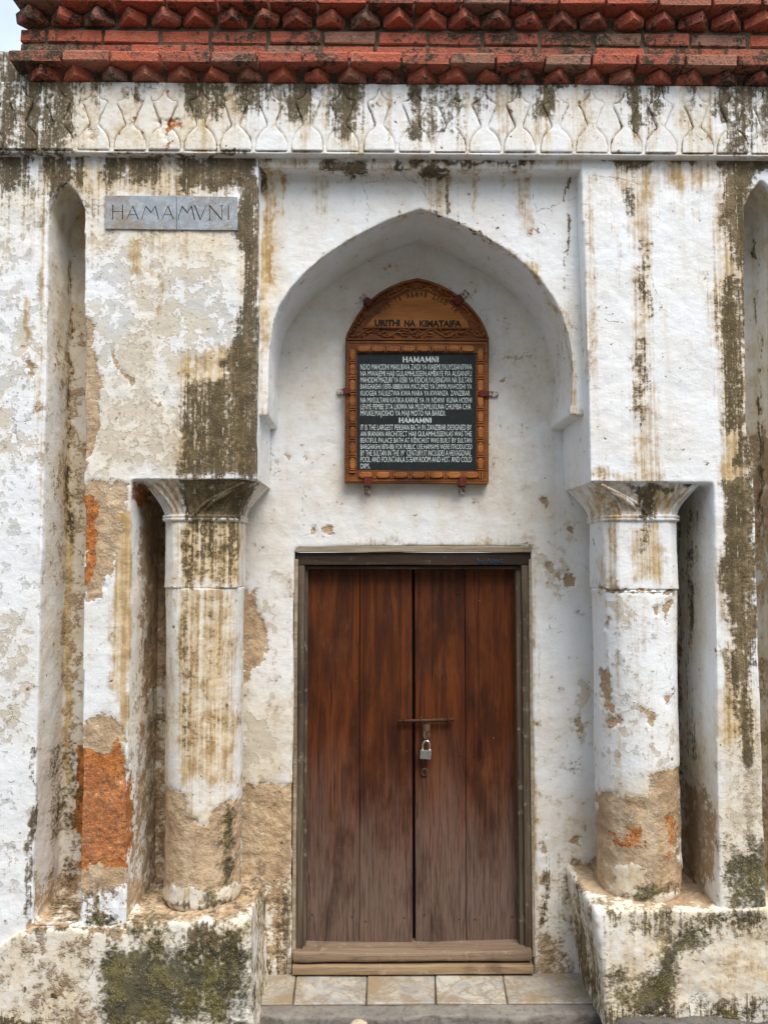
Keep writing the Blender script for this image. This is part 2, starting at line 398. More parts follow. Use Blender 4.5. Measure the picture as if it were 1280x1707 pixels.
STUB = make_mottled('grey_stub', (.16, .14, .12), (.07, .06, .055), (.35, .32, .29), 2)
def make_marble(name, c1, c2, vein, k=1., dirt=(.30, .22, .13)):
    n = NT(name); r = n.rand()
    g = n.t.nodes.new('ShaderNodeCombineXYZ'); n.put(g.inputs[0], n.math('MULTIPLY', r, 9.)); n.put(g.inputs[1], n.math('MULTIPLY', r, 5.))
    p = n.pos(off=g.outputs[0])
    a = n.noise(p, 6*k, 6, .6, 1.5); v = n.noise(p, 3.6*k, 6, .62, 2.2); f = n.noise(p, 60*k, 5, .6)
    col = n.mix(n.ramp(a, .38, .62), c1, c2)
    vn = n.ramp(n.math('ABSOLUTE', n.math('SUBTRACT', v, .5)), .004, .05, 1, 0)
    col = n.mix(n.math('MULTIPLY', vn, .7), col, vein)
    col = n.mix(n.ramp(r, .3, .9, 0, .35), col, vein)
    col = n.mix(n.ramp(n.math('MULTIPLY_ADD', f, .4, n.noise(p, 5, 5, .7)), .64, .84, 0, .85), col, dirt)
    n.bump(f, .25, .003)
    return n.fin(col, .55)
TILE_MARBLE = make_marble('step_marble', (.50, .465, .40), (.34, .335, .32), (.27, .215, .15), 1.3)
PLAQUE_MARBLE = make_marble('plaque_marble', (.29, .325, .375), (.205, .24, .285), (.43, .46, .49), 2.2, (.26, .21, .15))
def make_metal(name, c1, c2, rough=.5, metal=.8):
    n = NT(name); p = n.pos(); a = n.noise(p, 70, 6, .65); b = n.noise(p, 220, 3, .6)
    col = n.mix(n.ramp(a, .42, .6), c1, c2)
    n.bump(b, .3, .002)
    return n.fin(col, n.ramp(a, .3, .7, rough-.1, rough+.15), metal)
IRON = make_metal('rusty_iron', (.055, .032, .022), (.11, .05, .028), .6, .5)
HASP = make_metal('worn_hasp', (.20, .13, .075), (.07, .045, .03), .55, .5)
STEEL = make_metal('padlock_steel', (.62, .61, .58), (.46, .45, .42), .32, .9)
CHROME = make_metal('shackle_steel', (.80, .80, .78), (.66, .66, .64), .22, 1.)
REDTAB = make_metal('red_painted_tab', (.14, .022, .016), (.085, .018, .014), .6, .1)
WALLTAB = make_metal('limewashed_tab', (.62, .59, .55), (.20, .13, .09), .8, 0.)
def make_flat(name, c, rough=.6, c2=None):
    n = NT(name); p = n.pos(); a = n.noise(p, 45, 6, .65)
    return n.fin(n.mix(n.ramp(a, .42, .68, 0, .8), c, c2 or tuple(x*.6 for x in c)), rough)
BOARD = make_flat('blackboard_paint', (.009, .014, .016), .6, (.017, .023, .025))
WHITE_PAINT = make_flat('white_lettering', (.70, .78, .76), .6, (.42, .48, .48))
DARK_PAINT = make_flat('dark_lettering', (.020, .014, .008), .6)
FADED_PAINT = make_flat('faded_lettering', (.085, .030, .010), .6, (.20, .066, .014))
INCISED = make_flat('incised_black', (.012, .012, .014), .8)
BLUE_PAINT = make_flat('blue_paint', (.012, .085, .15), .6)

# ------------------------------------------------------------------ weathering: soft masks on the walls' own vertices
# (mask, where, strength, points (x, y, radius)) along a run;  or ('poly' first) a patch with a soft border
ST = []
def run(mask, where, s, *pts): ST.append((mask, where, s, 'run', 0, pts))
def patch(mask, where, s, soft, *pts): ST.append((mask, where, s, 'poly', soft, pts))

# -- frieze
patch('dark', 'F', .66, 26, (-170, 70), (60, 70), (128, 138), (118, 185), (100, 262), (-170, 262))
for x0, x1, y1, s in ((100, 130, 236, 1), (150, 178, 190, .6), (205, 250, 175, .62), (303, 348, 190, 1), (352, 372, 214, .9), (400, 447, 188, .95), (476, 528, 186, 1),
                      (552, 602, 212, 1), (610, 632, 160, .6), (680, 712, 236, 1.), (718, 768, 230, .92), (792, 824, 186, .72), (856, 872, 175, .7), (889, 920, 206, .95),
                      (975, 985, 170, .6), (1046, 1082, 222, 1), (1080, 1118, 196, .8), (1150, 1165, 200, .55), (1196, 1222, 210, .95), (1216, 1256, 256, 1), (1262, 1330, 235, .8)):
    run('dark', 'F', s*.80, ((x0+x1)/2, 120, (x1-x0)*.62), ((x0+x1)/2, y1-18, (x1-x0)*.5))
    run('ochre', 'F', .50*s, ((x0+x1)/2, 130, (x1-x0)*.9), ((x0+x1)/2+4, y1+8, (x1-x0)*.8))
run('dark', 'F', .6, (-100, 134, 7), (1400, 134, 7))
run('dark', 'F', .5, (-100, 262, 6), (420, 260, 5))
for x in (255, 330, 445, 540, 640, 665, 760, 835, 900, 990, 1140, 1180): run('ochre', 'F', .5, (x, 150, 16), (x+5, 215, 12))
patch('cream', 'F', .9, 40, (100, 130), (420, 130), (380, 240), (100, 260))
patch('orange', 'F', .60, 5, (258, 203), (275, 196), (308, 200), (300, 216), (286, 228), (284, 252), (279, 252), (274, 228), (262, 214))
patch('bare', 'F', .58, 6, (140, 205), (165, 205), (160, 232), (150, 232))
patch('bare', 'F', .5, 6, (403, 180), (418, 180), (416, 208), (404, 220))

# -- front wall, left side
patch('dark', 'A', .72, 16, (-170, 255), (62, 255), (60, 300), (40, 322), (10, 322), (-20, 335), (-170, 330))
patch('dark', 'A', .80, 12, (72, 255), (112, 255), (118, 292), (98, 320), (80, 350), (76, 310))
run('dark', 'A', .8, (126, 262, 12), (132, 300, 5))
patch('dark', 'A', .78, 12, (168, 255), (262, 255), (262, 300), (240, 306), (205, 306), (190, 312), (170, 304))
patch('dark', 'A', .82, 12, (300, 255), (432, 255), (430, 330), (402, 330), (396, 322), (330, 312), (308, 306))
patch('ochre', 'A', .75, 20, (60, 262), (432, 262), (432, 330), (170, 330), (60, 330))
patch('dark', 'A', .88, 11, (398, 300), (436, 300), (434, 640), (385, 640), (376, 610), (384, 585), (398, 545), (408, 505), (410, 455), (400, 425), (392, 405), (394, 385))
patch('dark', 'A', .84, 14, (318, 622), (332, 640), (350, 628), (375, 632), (388, 600), (436, 600), (436, 800), (298, 800), (304, 740), (300, 690), (310, 650))
patch('ochre', 'A', .85, 22, (300, 590), (400, 560), (432, 560), (432, 800), (285, 800), (295, 690))
patch('ochre', 'A', .6, 16, (385, 380), (432, 380), (432, 600), (370, 630), (395, 520))
patch('grey', 'A', .60, 45, (140, 400), (250, 395), (260, 620), (210, 650), (140, 640))
patch('grey', 'A', .54, 40, (240, 450), (400, 420), (405, 560), (350, 660), (240, 640))
patch('cream', 'A', .8, 50, (138, 300), (300, 300), (420, 380), (420, 480), (250, 420), (138, 420))
patch('cream', 'A', .75, 50, (138, 620), (320, 600), (320, 800), (138, 800))
patch('cream', 'A', .6, 40, (200, 460), (270, 460), (270, 620), (190, 640))
patch('grey', 'A', .50, 40, (150, 620), (320, 620), (300, 795), (150, 795))
run('ochre', 'A', .8, (228, 405, 6), (228, 450, 10), (250, 470, 5))
run('ochre', 'A', .6, (258, 470, 5), (266, 495, 5), (262, 520, 5))
run('bare', 'A', .9, (190, 590, 3), (206, 618, 4), (220, 640, 3))
patch('bare', 'A', .95, 6, (134, 528), (152, 534), (160, 560), (158, 590), (166, 610), (172, 640), (160, 690), (156, 745), (134, 790))
patch('bare', 'A', .45, 12, (245, 635), (285, 640), (285, 680), (255, 690))
patch('cream', 'A', .5, 30, (-170, 320), (80, 320), (78, 430), (-170, 430))
patch('grey', 'A', .50, 60, (-170, 350), (82, 350), (74, 930), (-170, 920))
patch('ochre', 'A', .5, 30, (20, 320), (82, 320), (82, 430), (20, 400))
run('bare', 'A', .8, (54, 610, 6), (58, 622, 7)); run('ochre', 'A', .7, (48, 505, 6), (46, 560, 4)); run('ochre', 'A', .6, (65, 360, 8), (66, 372, 8))
run('ochre', 'A', .55, (76, 370, 9), (72, 800, 9), (66, 930, 6))
patch('grey', 'A', .36, 40, (-170, 920), (70, 930), (55, 1540), (-170, 1540))
run('dark', 'A', .62, (52, 1360, 4), (46, 1520, 8)); run('dark', 'A', .6, (60, 1250, 3), (54, 1420, 5))
# strip between niche and slot
patch('bare', 'A', .95, 10, (136, 815), (170, 815), (175, 850), (196, 870), (190, 920), (175, 960), (165, 1000), (136, 1008))
patch('bare', 'A', .9, 9, (136, 800), (215, 806), (216, 850), (180, 860), (136, 850))
patch('orange', 'A', .95, 5, (136, 826), (152, 824), (160, 850), (158, 880), (162, 905), (150, 950), (142, 985), (136, 985))
patch('ochre', 'A', .95, 10, (182, 850), (222, 850), (216, 1250), (186, 1225), (190, 1000))
patch('cream', 'A', .9, 15, (136, 800), (220, 800), (215, 900), (136, 900))
patch('bare', 'A', .95, 7, (134, 1205), (165, 1190), (215, 1225), (220, 1300), (134, 1270))
patch('orange', 'AI', 1, 5, (130, 1240), (150, 1242), (172, 1262), (188, 1262), (204, 1232), (214, 1275), (226, 1330), (226, 1380), (214, 1448), (180, 1452), (128, 1446))
patch('bare', 'AI', 1, 8, (128, 1440), (212, 1440), (208, 1485), (128, 1482))
patch('bare', 'A', .52, 16, (126, 1470), (212, 1470), (210, 1548), (126, 1548)); patch('dark', 'A', .40, 16, (126, 1470), (212, 1470), (210, 1548), (126, 1548)); patch('grey', 'A', .55, 14, (126, 1480), (210, 1485), (208, 1545), (126, 1545))
patch('moss', 'A', .7, 10, (150, 1520), (200, 1512), (205, 1550), (150, 1550))
patch('ochre', 'A', .6, 12, (196, 1460), (212, 1460), (208, 1545), (196, 1545))
# niche and slot insides
patch('cream', 'I', 1, 10, (60, 280), (160, 280), (160, 1560), (88, 1560), (104, 1200), (96, 900), (90, 600), (76, 340)); patch('cream', 'I', .5, 14, (60, 300), (150, 300), (150, 1540), (50, 1540)); patch('bare', 'I', .40, 20, (96, 560), (150, 560), (150, 1540), (96, 1540)); patch('ochre', 'I', .12, 30, (60, 300), (150, 300), (150, 1540), (40, 1540))
patch('bare', 'I', .38, 40, (100, 580), (145, 600), (145, 1010), (75, 1010), (84, 700))
run('ochre', 'I', .9, (118, 440, 6), (112, 1300, 7)); run('dark', 'I', .62, (120, 440, 3.5), (116, 900, 3.5))
patch('moss', 'I', .52, 30, (95, 1250), (140, 1250), (135, 1500), (90, 1500))
patch('bare', 'I', .72, 16, (50, 1460), (140, 1460), (140, 1545), (50, 1545))
patch('moss', 'I', .55, 14, (85, 1490), (140, 1490), (140, 1545), (85, 1545))
patch('bare', 'IB', .85, 10, (234, 830), (300, 830), (300, 1080), (266, 1150), (244, 1165), (238, 1000))
patch('bare', 'IB', .58, 24, (222, 1210), (290, 1180), (290, 1520), (205, 1545))
patch('dark', 'IB', .42, 26, (250, 860), (290, 860), (290, 1150), (262, 1150))
patch('orange', 'IB', .8, 4, (226, 800), (252, 812), (250, 835), (236, 850), (228, 830))
patch('cream', 'IB', .9, 30, (230, 820), (300, 820), (300, 1540), (215, 1540))

# -- front wall, right side
patch('dark', 'A', .95, 7, (1000, 255), (1160, 255), (1160, 272), (1080, 276), (1060, 282), (1000, 270))
patch('ochre', 'A', .72, 14, (1005, 262), (1190, 262), (1190, 310), (1110, 320), (1040, 330), (1010, 300))
patch('dark', 'A', .92, 12, (1190, 255), (1340, 255), (1340, 296), (1300, 290), (1266, 292), (1244, 330), (1240, 430), (1222, 440), (1208, 400), (1200, 330))
patch('dark', 'A', .80, 14, (1206, 455), (1248, 440), (1248, 640), (1250, 712), (1200, 720), (1202, 620), (1200, 520))
patch('dark', 'A', .72, 10, (1222, 715), (1256, 720), (1256, 790), (1218, 776))
patch('dark', 'A', .92, 12, (1200, 806), (1256, 790), (1262, 1100), (1246, 1130), (1222, 1130), (1206, 960), (1204, 860))
run('dark', 'A', .80, (1236, 1080, 24), (1246, 1200, 15), (1248, 1270, 10))
patch('ochre', 'A', .85, 14, (1186, 262), (1256, 262), (1264, 1260), (1212, 1230), (1196, 900), (1192, 600))
run('ochre', 'A', .85, (1072, 290, 26), (1070, 450, 15), (1075, 800, 20)); run('dark', 'A', .60, (1068, 400, 8), (1070, 480, 10), (1078, 510, 10), (1082, 535, 4))
run('dark', 'A', .58, (1070, 560, 8), (1074, 640, 18), (1066, 720, 5)); run('ochre', 'A', .62, (1098, 640, 9), (1096, 800, 9)); run('dark', 'A', .62, (1052, 310, 10), (1060, 345, 8))
run('ochre', 'A', .5, (985, 300, 10), (986, 620, 7)); run('ochre', 'A', .5, (1026, 330, 7), (1030, 500, 6))
run('ochre', 'A', .75, (990, 792, 10), (1100, 798, 8)); patch('bare', 'A', .5, 8, (980, 780), (1010, 785), (1005, 800), (980, 800))
patch('cream', 'A', .95, 30, (1196, 1160), (1275, 1130), (1285, 1520), (1196, 1520))
patch('grey', 'A', .54, 30, (1200, 1240), (1275, 1240), (1280, 1440), (1200, 1440))
patch('moss', 'A', .74, 16, (1205, 1440), (1280, 1400), (1285, 1525), (1215, 1525))
patch('bare', 'IB', .66, 22, (1130, 1280), (1196, 1330), (1200, 1470), (1120, 1500))
patch('cream', 'IB', .8, 30, (1120, 1150), (1200, 1250), (1200, 1520), (1110, 1520))
run('dark', 'I', .45, (1150, 860, 14), (1150, 1260, 10)); run('dark', 'IB', .50, (1128, 870, 9), (1132, 1300, 8))
patch('cream', 'I', 1, 20, (1238, 290), (1350, 290), (1350, 1520), (1240, 1520)); patch('bare', 'I', .7, 16, (1244, 715), (1290, 730), (1290, 1010), (1252, 1000))
run('dark', 'I', .6, (1258, 400, 3), (1262, 560, 3), (1268, 900, 5)); patch('bare', 'I', .55, 16, (1262, 1100), (1300, 1100), (1300, 1500), (1270, 1500))

# -- spandrel
patch('cream', 'S', 1, 16, (432, 280), (478, 280), (470, 480), (446, 560), (440, 680), (428, 690))
patch('ochre', 'S', .72, 8, (434, 282), (452, 282), (446, 500), (436, 690), (428, 690))
run('dark', 'S', .85, (438, 270, 10), (436, 320, 6)); run('ochre', 'S', .95, (452, 285, 3), (450, 470, 3)); run('ochre', 'S', .8, (472, 285, 4), (472, 360, 3))
run('dark', 'S', .95, (552, 270, 12), (600, 273, 14)); run('dark', 'S', .8, (672, 276, 8), (674, 280, 6)); run('dark', 'S', .7, (690, 270, 5), (900, 268, 5)); run('dark', 'S', .66, (430, 270, 12), (470, 272, 6))
run('ochre', 'S', .6, (430, 275, 12), (960, 275, 12))
patch('ochre', 'S', .78, 12, (692, 286), (762, 286), (752, 320), (755, 372), (728, 362), (712, 345), (704, 310)); run('dark', 'S', .9, (712, 291, 12), (736, 291, 8)); run('dark', 'S', .6, (742, 310, 5), (744, 362, 4))
patch('ochre', 'S', .55, 10, (522, 300), (548, 300), (550, 350), (528, 362)); run('ochre', 'S', .62, (790, 290, 5), (788, 350, 4)); run('ochre', 'S', .5, (836, 290, 4), (834, 340, 4))
patch('ochre', 'S', .66, 10, (850, 288), (886, 288), (884, 330), (886, 400), (862, 380)); run('ochre', 'S', .5, (812, 340, 4), (830, 335, 4))
run('ochre', 'S', .7, (700, 350, 4), (780, 378, 5), (860, 424, 6), (905, 468, 5), (940, 530, 5), (952, 590, 6), (954, 680, 8)); run('dark', 'S', .62, (720, 354, 3), (770, 374, 4), (820, 400, 3))
run('ochre', 'S', .45, (690, 352, 3), (590, 394, 3), (500, 466, 3), (455, 540, 3)); run('ochre', 'S', .7, (950, 690, 8), (968, 690, 6))
run('dark', 'S', .5, (944, 300, 3), (942, 480, 3))

# -- recessed wall
patch('cream', 'B', .45, 60, (440, 420), (960, 420), (960, 900), (440, 900))
patch('cream', 'B', .9, 60, (400, 1150), (490, 1150), (490, 1640), (400, 1640)); patch('cream', 'B', .95, 60, (886, 1350), (1000, 1350), (1000, 1640), (886, 1640))
patch('bare', 'B', .95, 7, (400, 985), (424, 980), (428, 1010), (440, 1030), (450, 1080), (444, 1112), (424, 1120), (414, 1140), (400, 1145))
patch('grey', 'B', .75, 12, (405, 1190), (430, 1185), (445, 1215), (462, 1230), (445, 1260), (420, 1280), (405, 1270))
patch('bare', 'B', 1, 6, (395, 1312), (430, 1306), (470, 1310), (490, 1306), (490, 1450), (470, 1464), (395, 1460))
patch('bare', 'B', .60, 14, (440, 1450), (490, 1450), (490, 1640), (440, 1640)); patch('dark', 'B', .50, 14, (445, 1480), (485, 1480), (485, 1640), (445, 1640)); run('dark', 'B', .8, (452, 1600, 12), (450, 1640, 16))
for x, y, r in ((545, 874, 7), (520, 880, 4), (480, 752, 3), (905, 835, 6), (915, 940, 6), (928, 955, 5), (945, 968, 7), (955, 975, 4), (948, 885, 4), (700, 700, 0), (840, 635, 3), (512, 760, 3), (965, 1200, 6), (958, 1400, 7), (970, 1380, 5)):
    if r: run('bare', 'B', .95, (x, y, r), (x+2, y+5, r*.8))
run('grey', 'B', .6, (965, 1150, 12), (975, 1240, 10)); run('grey', 'B', .55, (905, 930, 14), (950, 1000, 12)); run('dark', 'B', .6, (912, 1440, 5), (906, 1540, 6)); run('bare', 'B', .58, (906, 1380, 5), (906, 1580, 10))
patch('bare', 'B', .72, 14, (890, 1550), (950, 1560), (950, 1640), (890, 1640)); patch('bare', 'B', .66, 14, (940, 1440), (1000, 1420), (1000, 1560), (950, 1560))
run('bare', 'B', .55, (494, 915, 3), (885, 913, 3)); run('ochre', 'B', .5, (600, 905, 6), (885, 903, 6)); run('ochre', 'B', .5, (488, 940, 4), (486, 1500, 7)); run('ochre', 'B', .5, (892, 940, 5), (894, 1500, 7))
run('dark', 'B', .45, (449, 620, 3), (448, 780, 3)); run('dark', 'B', .45, (935, 560, 2.5), (938, 780, 2.5))

# -- columns
patch('dark', 'K', 1, 7, (296, 780), (440, 780), (412, 830), (398, 872), (306, 872), (302, 820))
patch('ochre', 'K', .7, 12, (230, 795), (300, 795), (300, 870), (280, 870))
patch('dark', 'C', .56, 8, (303, 865), (396, 865), (396, 905), (392, 978), (303, 978))
patch('ochre', 'C', .98, 8, (302, 865), (398, 865), (400, 978), (302, 978))
patch('ochre', 'C', .84, 12, (300, 978), (398, 978), (395, 1310), (302, 1310)); run('dark', 'C', .50, (310, 990, 9), (310, 1180, 8), (312, 1260, 4)); run('dark', 'C', .36, (350, 985, 16), (365, 1120, 8)); run('dark', 'C', .34, (380, 990, 8), (380, 1240, 5)); run('dark', 'C', .5, (280, 981, 2.5), (410, 980, 2.5))
run('ochre', 'C', .95, (308, 985, 12), (306, 1300, 9))
patch('bare', 'C', 1, 7, (265, 1318), (300, 1320), (312, 1352), (345, 1365), (365, 1345), (412, 1320), (412, 1475), (390, 1470), (340, 1490), (300, 1470), (265, 1480))
patch('cream', 'C', 1, 20, (262, 1330), (412, 1330), (412, 1520), (262, 1520)); run('moss', 'C', .78, (382, 1355, 11), (380, 1465, 11)); run('moss', 'C', .6, (345, 1495, 20), (375, 1510, 16)); run('grey', 'C', .6, (330, 1400, 20), (345, 1460, 20)); run('dark', 'C', .6, (275, 1500, 6), (340, 1518, 7), (400, 1500, 6))
patch('ochre', 'M', .75, 12, (985, 800), (1170, 805), (1115, 868), (985, 870)); patch('dark', 'M', .8, 9, (1054, 800), (1096, 800), (1092, 868), (1060, 868)); run('dark', 'M', .6, (1105, 815, 6), (1165, 812, 8))
patch('ochre', 'D', .66, 10, (998, 868), (1030, 868), (1028, 984), (1002, 984)); patch('ochre', 'D', .8, 10, (1048, 868), (1102, 868), (1100, 970), (1052, 970)); patch('dark', 'D', .50, 10, (1058, 868), (1090, 868), (1086, 930), (1064, 930))
run('bare', 'D', .9, (995, 983, 2.5), (1070, 985, 2), (1116, 983, 2.5)); run('ochre', 'D', .55, (1010, 1000, 8), (1006, 1130, 8)); run('ochre', 'D', .5, (1080, 1000, 8), (1080, 1160, 5))
for x0, y0, r0, x1, y1, r1 in ((1006, 1120, 6, 1009, 1175, 7), (1022, 1196, 6, 1030, 1200, 5), (1070, 1182, 5, 1085, 1186, 6), (1086, 1188, 5, 1086, 1205, 5), (1112, 1160, 4, 1114, 1175, 4), (1112, 1000, 4, 1112, 1030, 3), (1010, 1030, 4, 1008, 1045, 4), (1095, 1010, 4, 1096, 1020, 4)):
    run('bare', 'D', .85, (x0, y0, r0), (x1, y1, r1))
patch('bare', 'D', 1, 7, (985, 1318), (1020, 1322), (1050, 1330), (1080, 1330), (1085, 1290), (1135, 1270), (1142, 1488), (1095, 1486), (1082, 1468), (1076, 1446), (1020, 1442), (1016, 1474), (1000, 1490), (985, 1488)); run('orange', 'D', .78, (1022, 1388, 9), (1048, 1398, 15), (1066, 1376, 9)); run('orange', 'D', .62, (1020, 1400, 10), (1070, 1400, 12)); run('orange', 'D', .75, (1118, 1365, 7), (1124, 1425, 9))
patch('cream', 'D', 1, 20, (985, 1320), (1140, 1280), (1140, 1510), (985, 1510)); run('moss', 'D', .55, (1090, 1490, 14), (1030, 1502, 8), (1125, 1480, 10))

# -- plinths and wall foot
patch('dark', 'L', .80, 20, (300, 1550), (330, 1532), (370, 1545), (380, 1580), (350, 1605), (310, 1610)); patch('moss', 'LW', .95, 24, (156, 1600), (185, 1570), (240, 1590), (300, 1600), (350, 1610), (385, 1620), (370, 1650), (300, 1665), (255, 1690), (180, 1730), (165, 1660))
patch('moss', 'L', .6, 16, (230, 1560), (300, 1570), (290, 1620), (220, 1600)); patch('moss', 'L', .8, 12, (360, 1650), (415, 1640), (412, 1690), (375, 1685)); run('moss', 'L', .75, (330, 1690, 14), (400, 1705, 12)); run('moss', 'L', .6, (418, 1580, 6), (424, 1690, 8)); run('dark', 'L', .6, (400, 1560, 8), (408, 1640, 8))
patch('cream', 'L', 1, 20, (150, 1440), (460, 1440), (460, 1560), (150, 1600)); patch('bare', 'L', .85, 14, (205, 1440), (450, 1440), (440, 1500), (390, 1530), (230, 1545)); patch('cream', 'L', .6, 30, (200, 1640), (420, 1640), (420, 1720), (200, 1720))
run('moss', 'L', .62, (160, 1545, 10), (290, 1555, 10))
patch('moss', 'R', .88, 22, (1080, 1610), (1110, 1590), (1130, 1560), (1180, 1550), (1180, 1575), (1140, 1590), (1125, 1640), (1100, 1680), (1070, 1690), (1060, 1650)); patch('moss', 'R', .55, 20, (1000, 1600), (1040, 1610), (1050, 1680), (1010, 1670)); run('moss', 'R', .66, (1190, 1530, 12), (1260, 1530, 12))
patch('dark', 'R', .7, 10, (952, 1560), (975, 1555), (985, 1610), (1000, 1660), (960, 1650)); patch('dark', 'R', .36, 24, (995, 1525), (1100, 1535), (1090, 1560), (1000, 1580)); run('dark', 'R', .62, (1100, 1690, 8), (1280, 1680, 12)); run('moss', 'R', .6, (1180, 1690, 10), (1290, 1690, 14))
patch('cream', 'R', .9, 24, (1150, 1570), (1300, 1540), (1300, 1700), (1120, 1700)); patch('bare', 'R', .9, 12, (950, 1430), (1210, 1430), (1195, 1512), (1080, 1512), (1000, 1500), (960, 1490)); run('bare', 'R', .72, (1100, 1640, 10), (1090, 1690, 10))
patch('cream', 'W', 1, 30, (-170, 1540), (180, 1540), (180, 1740), (-170, 1740)); patch('grey', 'W', .48, 30, (-170, 1540), (180, 1540), (180, 1740), (-170, 1740)); run('dark', 'W', .8, (33, 1640, 4), (36, 1644, 4)); run('dark', 'W', .8, (88, 1660, 3), (92, 1662, 3)); run('dark', 'W', .75, (0, 1700, 12), (60, 1710, 8)); run('moss', 'W', .62, (60, 1550, 8), (180, 1545, 8))
patch('dark', 'G', .7, 20, (-170, 70), (60, 70), (128, 138), (118, 185), (-170, 262))

# -- broad weathering of whole zones
BIG = lambda m, w, s: patch(m, w, s, 30, (-400, -200), (1700, -200), (1700, 1900), (-400, 1900))
BIG('age', 'F', .35); BIG('age', 'LW', .7); BIG('age', 'R', 1.0); BIG('dark', 'R', .20); patch('dark', 'R', .48, 24, (940, 1440), (1010, 1500), (1015, 1700), (940, 1700)); patch('dark', 'R', .5, 16, (985, 1668), (1300, 1660), (1300, 1720), (985, 1720)); patch('dark', 'R', .42, 20, (985, 1500), (1290, 1520), (1290, 1570), (985, 1570)); run('bare', 'A', .85, (50, 1541, 7), (130, 1542, 6)); run('bare', 'W', .9, (48, 1546, 8), (215, 1548, 7)); BIG('age', 'S', .22); BIG('age', 'B', .10); BIG('age', 'I', .2); BIG('age', 'KC', .8); BIG('age', 'MD', .35); BIG('age', 'G', 1)
patch('age', 'A', .15, 60, (-170, 240), (90, 240), (80, 900), (-170, 900)); patch('age', 'A', .5, 40, (90, 240), (500, 240), (500, 900), (90, 900)); patch('age', 'A', .35, 60, (900, 240), (1500, 240), (1500, 1750), (900, 1750)); patch('age', 'A', .6, 50, (1150, 240), (1500, 240), (1500, 1750), (1190, 1750)); patch('age', 'A', .6, 60, (100, 900), (240, 900), (240, 1700), (100, 1700)); patch('age', 'B', .6, 80, (380, 1250), (1010, 1250), (1010, 1700), (380, 1700))
BIG('cream', 'LRW', .95); BIG('moss', 'L', .33); BIG('dark', 'L', .30); BIG('grey', 'W', .36); BIG('bare', 'W', .36); patch('moss', 'LW', .72, 30, (170, 1570), (420, 1570), (420, 1720), (175, 1720)); patch('dark', 'L', .5, 26, (290, 1530), (425, 1540), (420, 1620), (290, 1610)); BIG('ochre', 'LR', .24); BIG('moss', 'W', .18)
BIG('cream', 'F', .2);  BIG('cream', 'K', .4); BIG('ochre', 'K', .35); BIG('ochre', 'M', .3); BIG('ochre', 'C', .34); BIG('cream', 'C', .6); BIG('ochre', 'D', .14)
BIG('cream', 'B', .22); BIG('cream', 'S', .16)
patch('dark', 'A', .30, 30, (-170, 255), (432, 255), (432, 400), (-170, 400)); patch('ochre', 'A', .28, 40, (-170, 262), (432, 262), (432, 420), (130, 480), (-170, 420)); patch('ochre', 'A', .24, 40, (968, 262), (1250, 262), (1250, 400), (968, 380))
patch('dark', 'A', .26, 30, (1196, 262), (1280, 262), (1285, 1520), (1206, 1520)); patch('moss', 'A', .38, 30, (1200, 1380), (1285, 1380), (1290, 1530), (1200, 1530))
patch('dark', 'B', .30, 40, (400, 1300), (490, 1300), (490, 1640), (400, 1640)); patch('dark', 'B', .33, 40, (886, 1400), (1000, 1400), (1000, 1640), (886, 1640)); patch('grey', 'B', .28, 60, (900, 860), (990, 860), (990, 1500), (900, 1500)); patch('grey', 'B', .36, 50, (400, 940), (480, 940), (480, 1320), (400, 1320))
patch('ochre', 'C', .6, 16, (296, 978), (396, 978), (396, 1310), (296, 1310)); patch('dark', 'C', .30, 20, (300, 978), (398, 978), (396, 1250), (302, 1250)); patch('grey', 'D', .34, 50, (985, 980), (1130, 980), (1135, 1310), (990, 1310)); patch('ochre', 'D', .30, 40, (985, 980), (1130, 980), (1135, 1310), (990, 1310))
patch('dark', 'IB', .30, 30, (236, 800), (292, 800), (290, 1540), (222, 1540)); patch('bare', 'IB', .40, 40, (236, 800), (292, 800), (290, 1540), (222, 1540)); patch('bare', 'IB', .8, 12, (210, 1460), (300, 1460), (300, 1545), (205, 1545))
patch('cream', 'IB', .9, 30, (1112, 830), (1160, 830), (1180, 1520), (1112, 1520)); patch('dark', 'IB', .30, 20, (1112, 830), (1140, 830), (1144, 1520), (1112, 1520))

def seg_dist(x, y, pts):
    best = None
    for (x0, y0, r0), (x1, y1, r1) in zip(pts[:-1], pts[1:]):
        dx, dy = x1-x0, y1-y0; L = dx*dx+dy*dy+1e-9
        t = np.clip(((x-x0)*dx+(y-y0)*dy)/L, 0, 1)
        q = np.hypot(x-x0-t*dx, y-y0-t*dy)/(r0+(r1-r0)*t)
        best = q if best is None else np.minimum(best, q)
    return best
def poly_sd(x, y, pts):
    d = np.full(x.shape, 1e9); ins = np.zeros(x.shape, bool); m = len(pts)
    for i in range(m):
        x0, y0 = pts[i]; x1, y1 = pts[(i+1) % m]
        dx, dy = x1-x0, y1-y0; L = dx*dx+dy*dy+1e-9
        t = np.clip(((x-x0)*dx+(y-y0)*dy)/L, 0, 1)
        d = np.minimum(d, np.hypot(x-x0-t*dx, y-y0-t*dy))
        c = ((y0 > y) != (y1 > y)) & (x < dx*(y-y0)/(dy if dy else 1e-9)+x0)
        ins ^= c
    return np.where(ins, -d, d)

